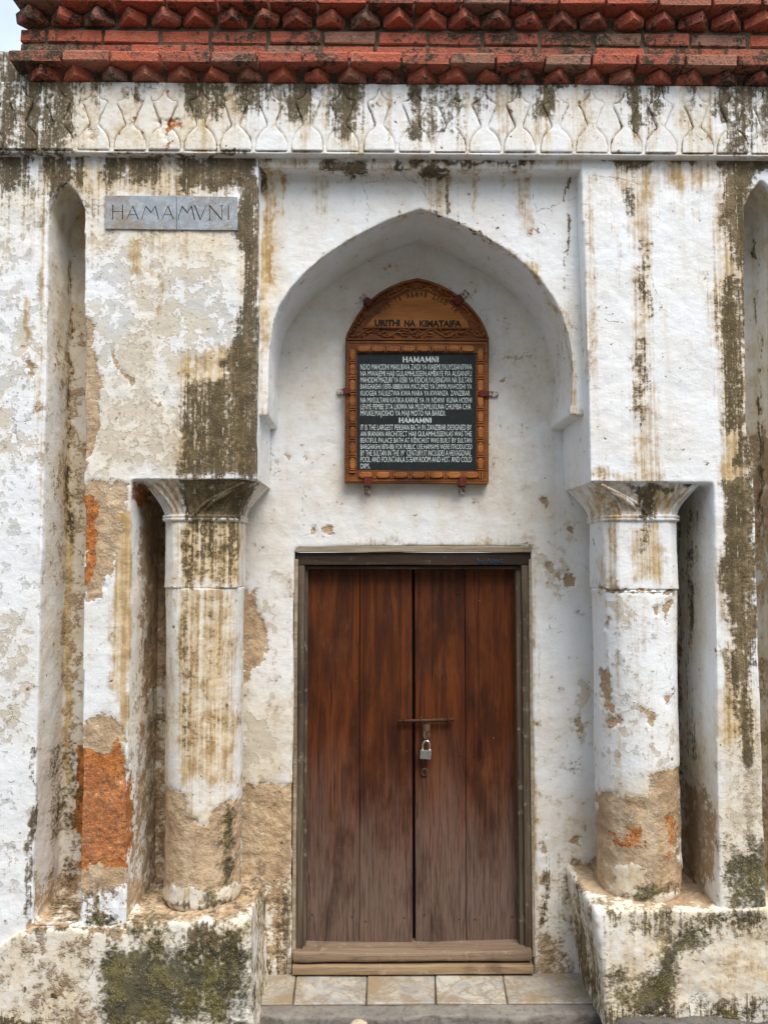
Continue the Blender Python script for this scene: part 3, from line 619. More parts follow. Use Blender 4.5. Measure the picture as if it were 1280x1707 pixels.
def weather(me, where, fixed=None):
    """where: letters valid for all vertices, or a function (co, no) -> {letter: bool array}"""
    co = get_co(me); n = len(co)
    x, y = to_px(co)
    wob = 16*(fbm(co, 9, 5, 3)-.5)*2+6*(fbm(co, 55, 3, 4)-.5)*2; wob2 = 18*(fbm(co, 9, 5, 9)-.5)*2+7*(fbm(co, 55, 3, 10)-.5)*2
    x = x+wob; y = y+wob2
    sel = where(co) if callable(where) else {c: np.ones(n, bool) for c in where}
    out = {k: np.zeros(n) for k in MASKS}
    for mask, wh, s, kind, soft, pts in ST:
        ok = np.zeros(n, bool)
        for c in wh:
            if c in sel: ok |= sel[c]
        if not ok.any(): continue
        xs = [p[0] for p in pts]; ys = [p[1] for p in pts]; pad = 2*max(p[2] for p in pts) if kind == 'run' else 1.2*soft
        ok &= (x > min(xs)-pad) & (x < max(xs)+pad) & (y > min(ys)-pad) & (y < max(ys)+pad)
        if not ok.any(): continue
        xx, yy = x[ok], y[ok]
        if kind == 'run': v = np.clip(1-.5*seg_dist(xx, yy, pts), 0, 1)
        else: v = np.clip(.5-poly_sd(xx, yy, pts)/(2*soft), 0, 1)
        out[mask][ok] = np.maximum(out[mask][ok], np.minimum(v*(1 if s > .9 else s*1.05), s))
    for k in MASKS:
        if out[k].any():
            a = me.attributes.new(k, 'FLOAT', 'POINT'); a.data.foreach_set('value', out[k].astype(np.float32))
    return out

def plaster_part(name, geo, parent, where, voxel=.009, smooth=4, lump=.004, label=None, rough=1.):
    me = remeshed(geo, voxel, smooth) if not isinstance(geo, bpy.types.Mesh) else geo
    co, no = get_co(me), get_no(me)
    low = fbm(co, 2.6, 3, 21)-.5; mid = fbm(co, 11, 3, 33)-.5
    co = co+no*(lump*(low*2.2+mid*1.3+.45*(fbm(co, 42, 3, 37)-.5)))[:, None]
    set_co(me, co)
    m = weather(me, where)
    b = np.clip((np.maximum(m['bare'], m['orange'])-.35)*4, 0, 1)
    if b.any():
        g = fbm(co, 38, 4, 5)-.5
        set_co(me, co-no*(b*(.0045+.010*g*rough))[:, None])
    o = link(name, me, PLASTER, parent, True)
    if label: o['label'] = label
    return o

# ------------------------------------------------------------------ the bathhouse walls
YB = .40          # plane of the recessed wall behind the columns
house = empty('bathhouse', (0, .3, 0), 'weathered white limewashed bathhouse front with a pointed arch recess above its doorway', 'building')
front = lambda co: {'A': co[:, 1] < .035, 'I': co[:, 1] >= .02}

g = Geo()
niche = [(110, 303), (127, 318), (140, 347), (141, 520), (140, 900), (136, 1250), (132, 1540), (54, 1540), (63, 1200), (70, 900), (78, 600), (81, 347), (92, 320)]
outl = [(-170, 245), (432, 245), (430, 500), (426, 800), (218, 800), (217, 1000), (212, 1300), (211, 1560), (211, 1740), (-170, 1740)]
g.pxprism(outl, 0, .25, 0, [niche])
g.pxprism(outl, .245, .47, 0)
wl = plaster_part('front_wall', g, house, front, .008, 2, .006, 'front wall beside the marble plaque, with a tall narrow niche')
g = Geo()
nr = [(1268, 300), (1285, 316), (1300, 345), (1306, 700), (1330, 1535), (1277, 1535), (1270, 1250), (1262, 1000), (1256, 800), (1254, 742), (1245, 722), (1243, 640), (1241, 345), (1252, 318)]
outr = [(967, 245), (1440, 245), (1440, 1524), (1198, 1524), (1197, 1500), (1193, 1150), (1189, 806), (984, 803), (977, 560), (972, 400)]
g.pxprism(outr, 0, .25, 0, [nr])
g.pxprism(outr, .245, .47, 0)
wr = plaster_part('front_wall', g, house, front, .008, 2, .006, 'whiter front wall with one dark grime streak and a blackened edge')

g = Geo()
arch = [(445, 692), (447, 655), (447, 620), (449, 582), (454, 545), (464, 512), (484, 481), (510, 453), (536, 431), (566, 410), (596, 392), (648, 366), (700, 348), (757, 369), (806, 394), (835, 411),
        (860, 429), (884, 450), (903, 470), (922, 497), (936, 525), (946, 556), (952, 590), (954, 630), (952, 660), (949, 692)]
g.pxprism([(405, 235)]+[(405, 693)]+arch+[(1000, 692), (1000, 235)], .07, YB+.04, .07)
g.pxprism([(410, 240), (410, 279), (990, 282), (990, 240)], .003, .12, 0)
sp = plaster_part('arch', g, house, 'S', .0065, 2, .0045, 'pointed horseshoe arch with rust runs under its top band')

g = Geo()
door = [(491, 914), (500, 913), (700, 912), (886, 913), (889, 1250), (891, 1660), (486, 1660), (488, 1300)]
g.pxprism([(195, 240), (1215, 240), (1215, 1690), (891, 1690), (891, 1655), (889, 1250), (886, 913), (700, 911), (491, 914), (488, 1300), (486, 1655), (486, 1690), (195, 1690)], YB, YB+.22)
bw = plaster_part('recessed_wall', g, house, lambda co: {'B': np.ones(len(co), bool), 'I': np.zeros(len(co), bool)}, .0085, 2, .006, 'recessed back wall round the door, peeled to tan render low down', 1.4)

g = Geo()
g.pxprism([(20, 1560), (52, 1543), (165, 1543), (215, 1545), (215, 1760), (-170, 1760), (-170, 1690)], -.014, .1, 0)
plaster_part('wall_foot', g, house, 'W', .009, 3, .006, 'cement patched wall foot under the narrow niche')

# frieze slab, band of moulded merlons
YF = -.035
zb = PZ(640, 257.5, YF); zt = PZ(640, 139, YF)
g = Geo(); x0, x1 = PX(-170, 200, YF), PX(1440, 200, YF)
def merlon_outline(w, h):
    half = [(0, 1.0), (.035, .93), (.06, .87), (.16, .815), (.24, .785), (.355, .775), (.365, .735), (.295, .665), (.225, .58), (.165, .49), (.115, .42), (.12, .375), (.21, .335), (.325, .275), (.415, .20), (.465, .11), (.478, .0)]
    lean = random.uniform(-.03, .03); q = lambda: random.uniform(-.013, .013)
    pts = [(x, z) for x, z in half]+[(-x, z) for x, z in half[::-1][:-1]]
    return [((x+q()*(z > .02)+lean*z)*w, max(0, z+q()*.6*(z > .02))*h) for x, z in pts]
pitch = PX(669, 200, YF)-PX(610, 200, YF)
xs = PX(38, 200, YF); outl_ = []
for k in range(-3, 25):
    cx = xs+k*pitch+random.uniform(-.005, .005)
    if cx > x1-.08 or cx < x0+.08: continue
    h = (zt-zb)*random.uniform(.87, .92); w = pitch*random.uniform(.91, .94)
    outl_.append([(cx+a, zb+.013+b_) for a, b_ in merlon_outline(w, h)])
def swollen(o_, d):
    m = len(o_); r = []
    for i in range(m):
        p, q, s = np.array(o_[i-1]), np.array(o_[i]), np.array(o_[(i+1) % m]); t = s-p; t /= np.linalg.norm(t)+1e-9
        a = q+np.array([-t[1], t[0]])*d; r.append((a[0], max(a[1], zb+.005)))
    return r
sgn_ = -1 if sum(o_[0]*p_[1]-p_[0]*o_[1] for o_, p_ in zip(outl_[0], outl_[0][1:]+outl_[0][:1])) > 0 else 1
g.prism([(x0, zb), (x1, zb), (x1, zt), (x0, zt)], YF, YF+.02, [swollen(o_, random.uniform(.0036, .0052)*sgn_) for o_ in outl_]); g.box(x0, x1, YF+.008, .3, zb, zt)
fr = plaster_part('frieze', g, house, 'FG', .0046, 1, .003, 'limewashed frieze band with dark water stains below the brick cornice')
def groove_dirt(me, lim, amt_d, amt_o):
    co = get_co(me); d = np.full(len(co), 1.)
    for o_ in outl_:
        lo = min(p[0] for p in o_)-.03; hi = max(p[0] for p in o_)+.03; s = (co[:, 0] > lo) & (co[:, 0] < hi) & (co[:, 1] < .02)
        if s.any(): d[s] = np.minimum(d[s], np.abs(poly_sd(co[s, 0], co[s, 2], o_)))
    v = np.clip(1-d/lim, 0, 1)**.7*np.clip(.45+1.0*fbm(co, 14, 3, 91)-.2, 0, 1)
    for nm, amt in (('dark', amt_d), ('ochre', amt_o)):
        a = me.attributes.get(nm) or me.attributes.new(nm, 'FLOAT', 'POINT'); vv = np.zeros(len(co), np.float32); a.data.foreach_get('value', vv)
        a.data.foreach_set('value', np.maximum(vv, amt*v).astype(np.float32))
groove_dirt(fr.data, .008, .50, .8)
for o_ in outl_:
    g = Geo(); g.prism(o_, YF-random.uniform(.001, .007), YF+.03)
    mo_ = plaster_part('merlon', g, fr, 'FG', .0046, 0, .0024)
    me = mo_.data; groove_dirt(me, .004, .40, .7)

g = Geo()
g.pxprism([(-170, 86), (8, 84), (60, 90), (60, 145), (-170, 145)], -.012, .3, -.012)
plaster_part('parapet', g, house, 'G', .01, 4, .006, 'blackened low parapet at the end of the brick cornice')

# ------------------------------------------------------------------ columns
def ngon_r(th, a, chamf, mixc):
    c, s = np.abs(np.cos(th)), np.abs(np.sin(th))
    octo = 1/np.maximum(np.maximum(c, s)/a, (c+s)/(a*(2-chamf)))
    return octo*(1-mixc)+a*mixc
def column(lbl, pxs, ring_y, base_y, neck_y, top, letters, plinth, pletter, in_right):
    """pxs: list of (y, left x, right x) measured along the shaft"""
    YC = .217
    c0 = [(PZ(640, y, YC), PX(l, y, YC), PX(r, y, YC)) for y, l, r in pxs]
    zs = np.array([c[0] for c in c0][::-1]); cx = np.array([(c[1]+c[2])/2 for c in c0][::-1]); ra = np.array([(c[2]-c[1])/2 for c in c0][::-1])*.985
    zbase = plinth[0]-.01; ztop = PZ(640, neck_y, YC); zring = PZ(640, ring_y, YC-.15)
    t = empty('column', (float(cx[0]), YC, zbase), lbl, 'column', 'columns flanking the doorway')
    n, m = 120, 190
    th = np.arange(n)*2*math.pi/n
    hs = np.sort(np.concatenate([np.linspace(zbase, ztop+.02, m-6), zring+np.array([-.004, -.0015, .0005, .002, .004, .008])]))
    V = []
    for z in hs:
        x = np.interp(z, zs, cx); a = np.interp(z, zs, ra)
        below = z < zring
        mc = np.clip(.45+(zring-z)*1.2, 0, 1) if below else 0.
        rr = ngon_r(th, a, .30, mc)
        if not below: rr = rr*.972-.003
        if abs(z-zring) < .0025: rr = rr-.004
        if z < zbase+.035: rr = rr-.012*((zbase+.035-z)/.035)**2
        V.append(np.stack([x+rr*np.cos(th), YC+rr*np.sin(th), np.full(n, z)], 1))
    V = np.concatenate(V)
    F = [(i*n+k, i*n+(k+1) % n, (i+1)*n+(k+1) % n, (i+1)*n+k) for i in range(len(hs)-1) for k in range(n)]
    F.append(tuple(range(n))[::-1]); F.append(tuple((len(hs)-1)*n+k for k in range(n)))
    me = mesh(V, F)
    plaster_part('shaft', me, t, letters[0], lump=.0035, rough=1.1)
    # capital: chamfered square growing into the rectangle under the pier
    xa, xb, ytop, ybot = top
    tl, tr = PX(xa, ytop, 0), PX(xb, ytop, 0); z1 = PZ(640, ytop, 0)+.006; z0 = ztop
    xc, a = np.interp(z0, zs, cx), np.interp(z0, zs, ra)*.962
    def ring8(x0_, x1_, y0_, y1_, ch):
        return np.array([(x0_+ch, y0_), (x1_-ch, y0_), (x1_, y0_+ch), (x1_, y1_-ch), (x1_-ch, y1_), (x0_+ch, y1_), (x0_, y1_-ch), (x0_, y0_+ch)])
    lo = ring8(xc-a, xc+a, YC-a, YC+a, a*.30); hi = ring8(tl, tr, .004, YB+.02, .018)
    sub = 44; mm = 40; V = []; F = []
    tt = np.arange(sub)/sub
    for i in range(mm+1):
        h = i/mm; f = .78*h**1.9+.22*h-.030*math.sin(h*math.pi*2)
        if h > .93: f = 1.0
        c = lo*(1-f)+hi*f
        ring = np.concatenate([c[k][None]*(1-tt)[:, None]+c[(k+1) % 8][None]*tt[:, None] for k in range(8)])
        V.append(np.column_stack([ring, np.full(len(ring), z0+(z1-z0)*h)]))
    nn = sub*8; V = np.concatenate(V)
    # leaf relief on the two front corners, fluted on the side away from the door
    H = (V[:, 2]-z0)/(z1-z0); idx = np.arange(len(V)) % nn; edge_i = idx//sub; loc = (idx % sub)/sub
    cen = np.array([xc, YC]); dirn = V[:, :2]-cen; dirn /= np.linalg.norm(dirn, axis=1)[:, None]
    outer = edge_i == (7 if in_right else 1)
    u = np.where(edge_i == 0, np.where(in_right, loc*.5, .5-loc*.5), 0)
    flute = np.where(outer | ((edge_i == 0) & ((loc < .32) if in_right else (loc > .68))), np.sin(np.where(edge_i == 0, loc*62, loc*19))*np.sin(np.clip(H, 0, 1)*math.pi)**.7, 0)
    V[:, :2] += dirn*(.0075*flute)[:, None]
    F = [(i*nn+k, i*nn+(k+1) % nn, (i+1)*nn+(k+1) % nn, (i+1)*nn+k) for i in range(mm) for k in range(nn)]
    F.append(tuple(range(nn))[::-1]); F.append(tuple(mm*nn+k for k in range(nn)))
    cap = plaster_part('capital', mesh(V, F), t, letters[1], lump=.002)
    # raised leaf outline on the corner facing the door
    def on_face(hh, q):
        f = .78*hh**1.9+.22*hh-.030*math.sin(hh*math.pi*2)
        c = lo*(1-f)+hi*f
        p0, p1 = (c[1], c[0]) if in_right else (c[0], c[1])
        L = np.linalg.norm(p1-p0)
        p = p0+(p1-p0)*(q/L)
        return np.array([p[0], p[1]-.001, z0+(z1-z0)*hh])
    g = Geo()
    pts = [on_face(.90-.84*s, .012+.105*math.sin(s*math.pi*.5)**1.2) for s in np.linspace(0, 1, 16)]
    g.tube(pts, .0075, 6)
    pts = [on_face(.90-.84*s, .010+.012*math.sin(s*math.pi)) for s in np.linspace(0, 1, 16)]
    g.tube(pts, .0052, 6)
    pts = [on_face(.80-.60*s, .018+.060*math.sin(s*math.pi*.5)**1.2) for s in np.linspace(0, 1, 12)]
    g.tube(pts, [.003+.010*math.sin(s*math.pi) for s in np.linspace(0, 1, 12)], 6)
    me = g.mesh(); plaster_part('leaf_relief', me, cap, letters[1], lump=0)
    # necking ring
    V = []; F = []; prof = [(-.001, -.016), (.004, -.013), (.0075, -.008), (.0075, -.004), (.004, .0), (.007, .003), (.007, .009), (.002, .013), (-.012, .015)]
    for dr, dz in prof:
        c = ring8(xc-a-dr, xc+a+dr, YC-a-dr, YC+a+dr, a*.30)
        ring = np.concatenate([c[k][None]*(1-tt)[:, None]+c[(k+1) % 8][None]*tt[:, None] for k in range(8)])
        V.append(np.column_stack([ring, np.full(len(ring), z0+dz)]))
    V = np.concatenate(V); F = [(i*nn+k, i*nn+(k+1) % nn, (i+1)*nn+(k+1) % nn, (i+1)*nn+k) for i in range(len(prof)-1) for k in range(nn)]
    plaster_part('necking', mesh(V, F), t, letters[1], lump=.001)
    # plinth
    g = Geo(); zp, poly, yf = plinth
    g.prism(poly, yf, .46)
    me = remeshed(g, .008, 22)
    co = get_co(me); no = get_no(me)
    co = co+no*(.034*(fbm(co, 5, 4, 41)-.5)+.012*(fbm(co, 22, 4, 43)-.5))[:, None]
    set_co(me, co)
    plaster_part('plinth', me, t, pletter, lump=.001, rough=1.4)
    return t
zpl = PZ(338, 1519, .062); zpr = PZ(1064, 1501, .068)
ZG = PZ(690, 1672, .178)-.03
pl_l = [(PX(186, 1700, 0), ZG-.06), (PX(158, 1640, 0), zpl-.24), (PX(152, 1590, 0), zpl-.10), (PX(162, 1560, 0), zpl-.03), (PX(215, 1540, 0), zpl), (PX(415, 1540, 0), zpl), (PX(420, 1640, 0), zpl-.25), (PX(424, 1700, 0), ZG-.06)]
pl_r = [(PX(1008, 1690, 0), PZ(1006, 1693, -.016)-.06), (PX(1001, 1620, 0), zpr-.2), (PX(990, 1540, 0), zpr), (PX(1200, 1530, 0), zpr+.003), (PX(1440, 1530, 0), zpr+.006), (PX(1440, 1690, 0), PZ(1006, 1693, -.016)-.06)]
column('grime streaked round column with a blackened capital between the narrow niche and the door', [(868, 283, 408), (920, 283, 408), (1000, 281, 406), (1250, 277, 405), (1490, 272, 404)], 981, 1518, 866,
       (232, 427, 799, 860), 'CK', (zpl, pl_l, -.012), 'L', True)
column('whiter round column with an orange spot on its peeled foot, beside the black stained pier', [(868, 989, 1115), (920, 989, 1115), (1000, 990, 1120), (1250, 992, 1128), (1490, 994, 1135)], 984, 1500, 866,
       (984, 1174, 803, 862), 'DM', (zpr, pl_r, -.016), 'R', False)

# ------------------------------------------------------------------ brick cornice
cor = empty('brick_cornice', (0, 0, PZ(640, 138, -.035)), 'red painted brick cornice with two rows of saw-tooth bricks above the frieze', 'cornice')
def brick_variant(w, d, h, bev=.004, jit=.003, chamf=0):
    g = Geo()
    if chamf:
        # lip brick: top front edge cut back
        prof = [(-d/2, -h/2), (-d/2, h/2-chamf[1]), (-d/2+chamf[0], h/2), (d/2, h/2), (d/2, -h/2)]
        k = len(prof); V = [(-w/2, y, z) for y, z in prof]+[(w/2, y, z) for y, z in prof]
        F = [tuple(range(k))[::-1], tuple(range(k, 2*k))]+[(i, (i+1) % k, k+(i+1) % k, k+i) for i in range(k)]
        F = [f[::-1] for f in F]; g.add(V, F)
    else: g.box(-w/2, w/2, -d/2, d/2, -h/2, h/2)
    me = g.bevelled(bev)
    co = get_co(me); co += rng.uniform(-jit, jit, co.shape)*np.array([1, .9, .9]); set_co(me, co)
    me.materials.append(BRICK); return me
def place(name, me, loc, rz=0, rx=0, sc=(1, 1, 1), parent=cor):
    o = bpy.data.objects.new(name, me); COL.objects.link(o)
    o.location = loc; o.rotation_euler = (rx, 0, rz); o.scale = sc
    return adopt(o, parent)
XR = PX(1440, 60, -.05)
zf = PZ(640, 138.5, -.035)
# lower saw-tooth
teeth = [brick_variant(.088, .088, .040, random.choice((.003, .005, .008)), .0040) for _ in range(9)]
p1 = PX(697.5, 125, -.085)-PX(640, 125, -.085); x = PX(66, 125, -.085)
while x < XR:
    j = random.uniform(-.006, .006)
    place('saw_tooth_brick', random.choice(teeth), (x+j, -.083+.0622+random.uniform(-.004, .004), zf+.021), math.radians(45+random.uniform(-8, 8)), random.uniform(-.06, .06), (random.uniform(.88, 1.04), random.uniform(.88, 1.04), random.uniform(.92, 1.0)))
    x += p1
# projecting ledge
led = [brick_variant(w, .13, .047, .003, .0030, (.012, .011)) for w in (.19, .178, .185, .168)]
x = PX(14, 98, -.10); zl = zf+.042+.0235
while x < XR:
    me = random.choice(led); w = me_w = max(v.co.x for v in me.vertices)-min(v.co.x for v in me.vertices)
    sx = random.uniform(.9, 1.08)
    place('ledge_brick', me, (x+w*sx/2, -.100+.065+random.uniform(-.003, .003), zl+random.uniform(-.0015, .0015)), random.uniform(-.012, .012), 0, (sx, 1, 1)); x += w*sx+random.uniform(.004, .010)
# two plain courses
crs = [brick_variant(w, .09, .050, .004, .0025) for w in (.20, .21, .19, .10)]
zc = zl+.0235
for r, off in ((0, 0.), (1, .09)):
    x = PX(34, 60, -.05)-(0.0 if r == 0 else .0)
    first = True
    while x < XR:
        me = crs[3] if (first and r == 1) or random.random() < .12 else random.choice(crs[:3]); first = False
        w = max(v.co.x for v in me.vertices)-min(v.co.x for v in me.vertices); sx = random.uniform(.93, 1.06)
        place('brick', me, (x+w*sx/2, -.050+.045+random.uniform(-.004, .003), zc+.027+r*.058), random.uniform(-.01, .01), 0, (sx, 1, 1)); x += w*sx+random.uniform(.006, .014)
zt2 = zc+.058*2+.012
teeth2 = [brick_variant(.092, .092, .046, random.choice((.003, .005, .008)), .0040) for _ in range(9)]
p2 = PX(696, 20, -.11)-PX(640, 20, -.11); x = PX(45, 20, -.105)
while x < XR:
    place('saw_tooth_brick', random.choice(teeth2), (x+random.uniform(-.005, .005), -.108+.065+random.uniform(-.004, .004), zt2+.023), math.radians(45+random.uniform(-8, 8)), random.uniform(-.06, .06), (random.uniform(.88, 1.04), random.uniform(.88, 1.04), random.uniform(.92, 1.0))); x += p2
x = PX(20, 5, -.12); zt3 = zt2+.053
while x < XR:
    me = random.choice(led); w = max(v.co.x for v in me.vertices)-min(v.co.x for v in me.vertices); sx = random.uniform(.9, 1.08)
    place('ledge_brick', me, (x+w*sx/2, -.118+.065, zt3+.0235), random.uniform(-.012, .012), 0, (sx, 1, 1)); x += w*sx+.007
for r in range(3):
    x = PX(34, 60, -.05)
    while x < XR:
        me = random.choice(crs[:3]); w = max(v.co.x for v in me.vertices)-min(v.co.x for v in me.vertices)
        place('brick', me, (x+w/2, -.050+.045, zt3+.076+r*.058), 0, 0); x += w+.01
g = Geo(); xl = PX(38, 60, -.05)+.01
g.box(xl, XR+.05, -.018, .34, zf-.004, zt3+.26); g.box(xl, XR+.05, -.043, .1, zf+.044, zt2-.004); g.box(xl, XR+.05, -.028, .1, zt2-.01, zt3+.01); g.box(xl, XR+.05, -.043, .1, zt3+.004, zt3+.26)
me = remeshed(g, .012, 1); co = get_co(me); no = get_no(me); set_co(me, co+no*(.010*(fbm(co, 30, 4, 8)-.5))[:, None])
mo = link('mortar_bed', me, MORTAR, cor, True)

# ------------------------------------------------------------------ door
def wob_box(x0, x1, y0, y1, z0, z1, bev=.004, m=None, name='part', parent=None, amp=.0015, cuts=14, label=None):
    """a timber with slightly worn, wavering edges"""
    g = Geo().box(x0, x1, y0, y1, z0, z1); me = g.bevelled(bev, 2)
    bm = bmesh.new(); bm.from_mesh(me)
    long_z = (z1-z0) > (x1-x0); ax = 2 if long_z else 0; a, b = (z0, z1) if long_z else (x0, x1)
    for k in range(1, cuts):
        p = [0, 0, 0]; p[ax] = a+(b-a)*k/cuts; no = [0, 0, 0]; no[ax] = 1
        bmesh.ops.bisect_plane(bm, geom=bm.verts[:]+bm.edges[:]+bm.faces[:], plane_co=p, plane_no=no)
    bm.to_mesh(me); bm.free()
    co = get_co(me); s = int(abs(x0*1000+z0*77)) % 900
    d = np.stack([fbm(co, 7, 3, s)-.5, fbm(co, 7, 3, s+50)-.5, fbm(co, 7, 3, s+90)-.5], 1)
    set_co(me, co+d*2*amp)
    o = link(name, me, m, parent)
    for p in o.data.polygons: p.use_smooth = False
    if label: o['label'] = label
    return o
YD = YB+.085
z_sill = PZ(690, 1577, YB+.05); z_lint = PZ(690, 948, YB+.03)
dr = empty('double_door', (PX(689, 1573, YD), YD, z_sill), 'brown plank double door in a greyed wooden frame, bleached towards the sill', 'door')
zd0, zd1 = z_sill-.006, z_lint+.02
xsL = [PX(508, 1250, YD), PX(599.5, 1250, YD), PX(687.5, 1250, YD)]; xsR = [PX(691.5, 1250, YD), PX(776, 1250, YD), PX(868, 1250, YD)]
for xs_, dy in ((xsL, 0.), (xsR, .004)):
    for i in range(2):
        o = wob_box(xs_[i]+.0012, xs_[i+1]-.0012, YD+dy+random.uniform(0, .002), YD+.035, zd0, zd1, .003, DOOR_WOOD, 'plank', dr, .0012, 10)
link('gap_backing', Geo().box(xsL[0]-.01, xsR[2]+.01, YD+.037, YD+.06, zd0, zd1).mesh(), VOID_WOOD, dr)  # near-black sheet behind the planks, so the gap between leaves reads dark
# jambs with a rebated inner strip
zj0, zj1 = PZ(500, 1596, YB+.02), PZ(500, 940, YB+.02)
for (a0, a1, b0, b1, c0, c1) in ((489, 495, 495.5, 506, 506.5, 511.5), (884, 890, 872, 883.5, 862.5, 871.5)):
    j = wob_box(PX(b0, 1250, YB+.02), PX(b1, 1250, YB+.02), YB+.018, YB+.12, zj0, zj1, .005, FRAME_WOOD, 'jamb', dr, .002)
    wob_box(PX(a0, 1250, YB+.01), PX(a1, 1250, YB+.01), YB+.008, YB+.12, zj0+.001, zj1+.02, .003, BLEACHED_WOOD, 'edge_strip', j, .002)
    wob_box(PX(c0, 1250, YB+.04), PX(c1, 1250, YB+.04), YB+.04, YB+.12, zj0+.004, zj1+.003, .004, FRAME_WOOD, 'stop_bead', j, .0015)
li = wob_box(PX(493, 935, YB+.02), PX(884, 935, YB+.02), YB+.016, YB+.13, PZ(690, 942, YB+.016), PZ(690, 921, YB+.016), .004, LINTEL_WOOD, 'lintel', dr, .002)
wob_box(PX(491.5, 918, YB), PX(886, 918, YB), YB+.004, YB+.12, PZ(690, 920.4, YB), PZ(690, 910, YB), .003, BLEACHED_WOOD, 'top_strip', li, .0025)
wob_box(PX(511, 935, YB+.02), PX(866, 935, YB+.02), YB+.030, YB+.13, PZ(690, 949, YB+.03), PZ(690, 943.5, YB+.03), .003, LINTEL_WOOD, 'bead', li, .0015)
# sill: main beam with hollowed tread, thin beam below
sx0, sx1 = PX(488, 1600, YB-.02), PX(888, 1600, YB-.02)
zs0, zs1 = PZ(690, 1603.5, YB-.015), PZ(690, 1591, YB-.015)
se = wob_box(sx0, sx1, YB-.015, YB+.14, zs0, zs1+.012, .008, SILL_WOOD, 'sill', dr, .004, 24)
co = get_co(se.data); tt_ = (co[:, 0]-sx0)/(sx1-sx0); co[:, 2] -= np.where(co[:, 2] > (zs0+zs1)/2, .010*np.sin(np.clip(tt_, 0, 1)*math.pi), .0); set_co(se.data, co)
wob_box(sx0, sx1, YB-.030, YB+.14, PZ(690, 1625, YB-.030), PZ(690, 1611.5, YB-.030), .004, BEAM_WOOD, 'threshold_beam', dr, .004, 24)
nh = Geo()
for px_ in (520, 588, 610, 676, 702, 764, 787, 852):
    for py_ in (985, 1255, 1530):
        c = P(px_+random.uniform(-5, 5), py_+random.uniform(-6, 6), YD+.002); r = .0042
        nh.add([c+np.array([r*math.cos(a), -.0015, r*math.sin(a)]) for a in np.linspace(0, 2*math.pi, 7)[:-1]]+[c+np.array([0, -.0045, 0])], [(k, (k+1) % 6, 6) for k in range(6)])
no_ = link('nail_head', nh.mesh(), IRON, dr, True); no_['kind'] = 'stuff'
# bolt, staples, hasp and keyhole
YH = YD-.006
def at(px, py, Y): return P(px, py, Y)
g = Geo(); g.tube([at(663, 1202.5, YH-.012), at(700, 1201.4, YH-.012), at(757, 1199.5, YH-.012)], .0078, 10); bolt = link('bolt', g.mesh(), IRON, dr, True)
for px_, py_ in ((674.5, 1202), (701, 1201), (747, 1199.5)):
    g = Geo(); c = at(px_, py_, YH-.012)
    g.tube([c+np.array([0, .014, .012*0+.013]), c+np.array([0, -.004, .013]), c+np.array([0, -.010, .006]), c+np.array([0, -.010, -.006]), c+np.array([0, -.004, -.013]), c+np.array([0, .014, -.013])], .0032, 8)
    link('staple', g.mesh(), IRON, bolt, True)
g = Geo().pxprism([(704.5, 1206), (716.5, 1205), (716.8, 1228), (714, 1233), (707.5, 1233), (704.8, 1228)], YH-.012, YH-.006)
hs_ = link('hasp', g.bevelled(.0012), HASP, dr)
g = Geo(); c = at(711, 1232, YH-.014)
g.tube([c+np.array([0, .02, .006]), c+np.array([0, -.006, .006]), c+np.array([0, -.012, 0]), c+np.array([0, -.006, -.008]), c+np.array([0, .02, -.008])], .0032, 8); link('staple', g.mesh(), IRON, hs_, True)
g = Geo(); c = at(707.5, 1287, YD-.001)
g.tube([c+np.array([.0125*math.cos(a), 0, .0155*math.sin(a)]) for a in np.linspace(0, 2*math.pi, 20, endpoint=False)], .0028, 6, True)
kh = link('keyhole', g.mesh(), HASP, dr, True)
g = Geo().prism([(c[0]+.0115*math.cos(a), c[2]+.0145*math.sin(a)) for a in np.linspace(0, 2*math.pi, 16, endpoint=False)], YD-.003, YD+.001); link('escutcheon', g.mesh(), IRON, kh)
g = Geo().prism([(c[0]+.003*math.cos(a), c[2]+.003+.003*math.sin(a)) for a in np.linspace(-.8, math.pi+.8, 12)]+[(c[0]-.0025, c[2]-.008), (c[0]+.0025, c[2]-.008)], YD-.0045, YD-.002); link('key_slot', g.mesh(), VOID_WOOD, kh)  # near-black piece stands in for the dark of the open slot
# faint blue paint scrawl on the lintel
g = Geo()
def scrawl(*pp): g.tube([at(a, b, YB+.0145) for a, b in pp], .0022, 5)
scrawl((796, 930), (797, 936), (801, 939), (805, 938), (804, 935), (800, 936)); scrawl((815, 931), (814, 939)); scrawl((819, 934), (818, 939), (823, 938), (823, 933), (819, 934)); scrawl((827, 932), (825, 936), (829, 939), (830, 935), (826, 936)); scrawl((833, 933), (832, 938), (837, 938), (837, 932), (833, 933))
link('scrawl', g.mesh(), BLUE_PAINT, li, True)
# padlock
pc_ = at(710, 1259, YH-.022)
pk = empty('padlock', pc_, 'small steel padlock hanging from the door bolt hasp', 'padlock')
g = Geo().pxprism([(700.5, 1250.5), (719.2, 1251.2), (718.2, 1266.3), (699.8, 1265.2)], YH-.030, YH-.012); link('body', g.bevelled(.0025, 2), STEEL, pk)
g = Geo(); sc_ = [(704.2, 1252), (704.4, 1243), (705.6, 1238.6), (708, 1235.6), (711, 1234.6), (714, 1236), (716, 1239), (716.6, 1243.5), (716.2, 1252.5)]
g.tube([at(a, b, YH-.021) for a, b in sc_], .0041, 10); link('shackle', g.mesh(), CHROME, pk, True)

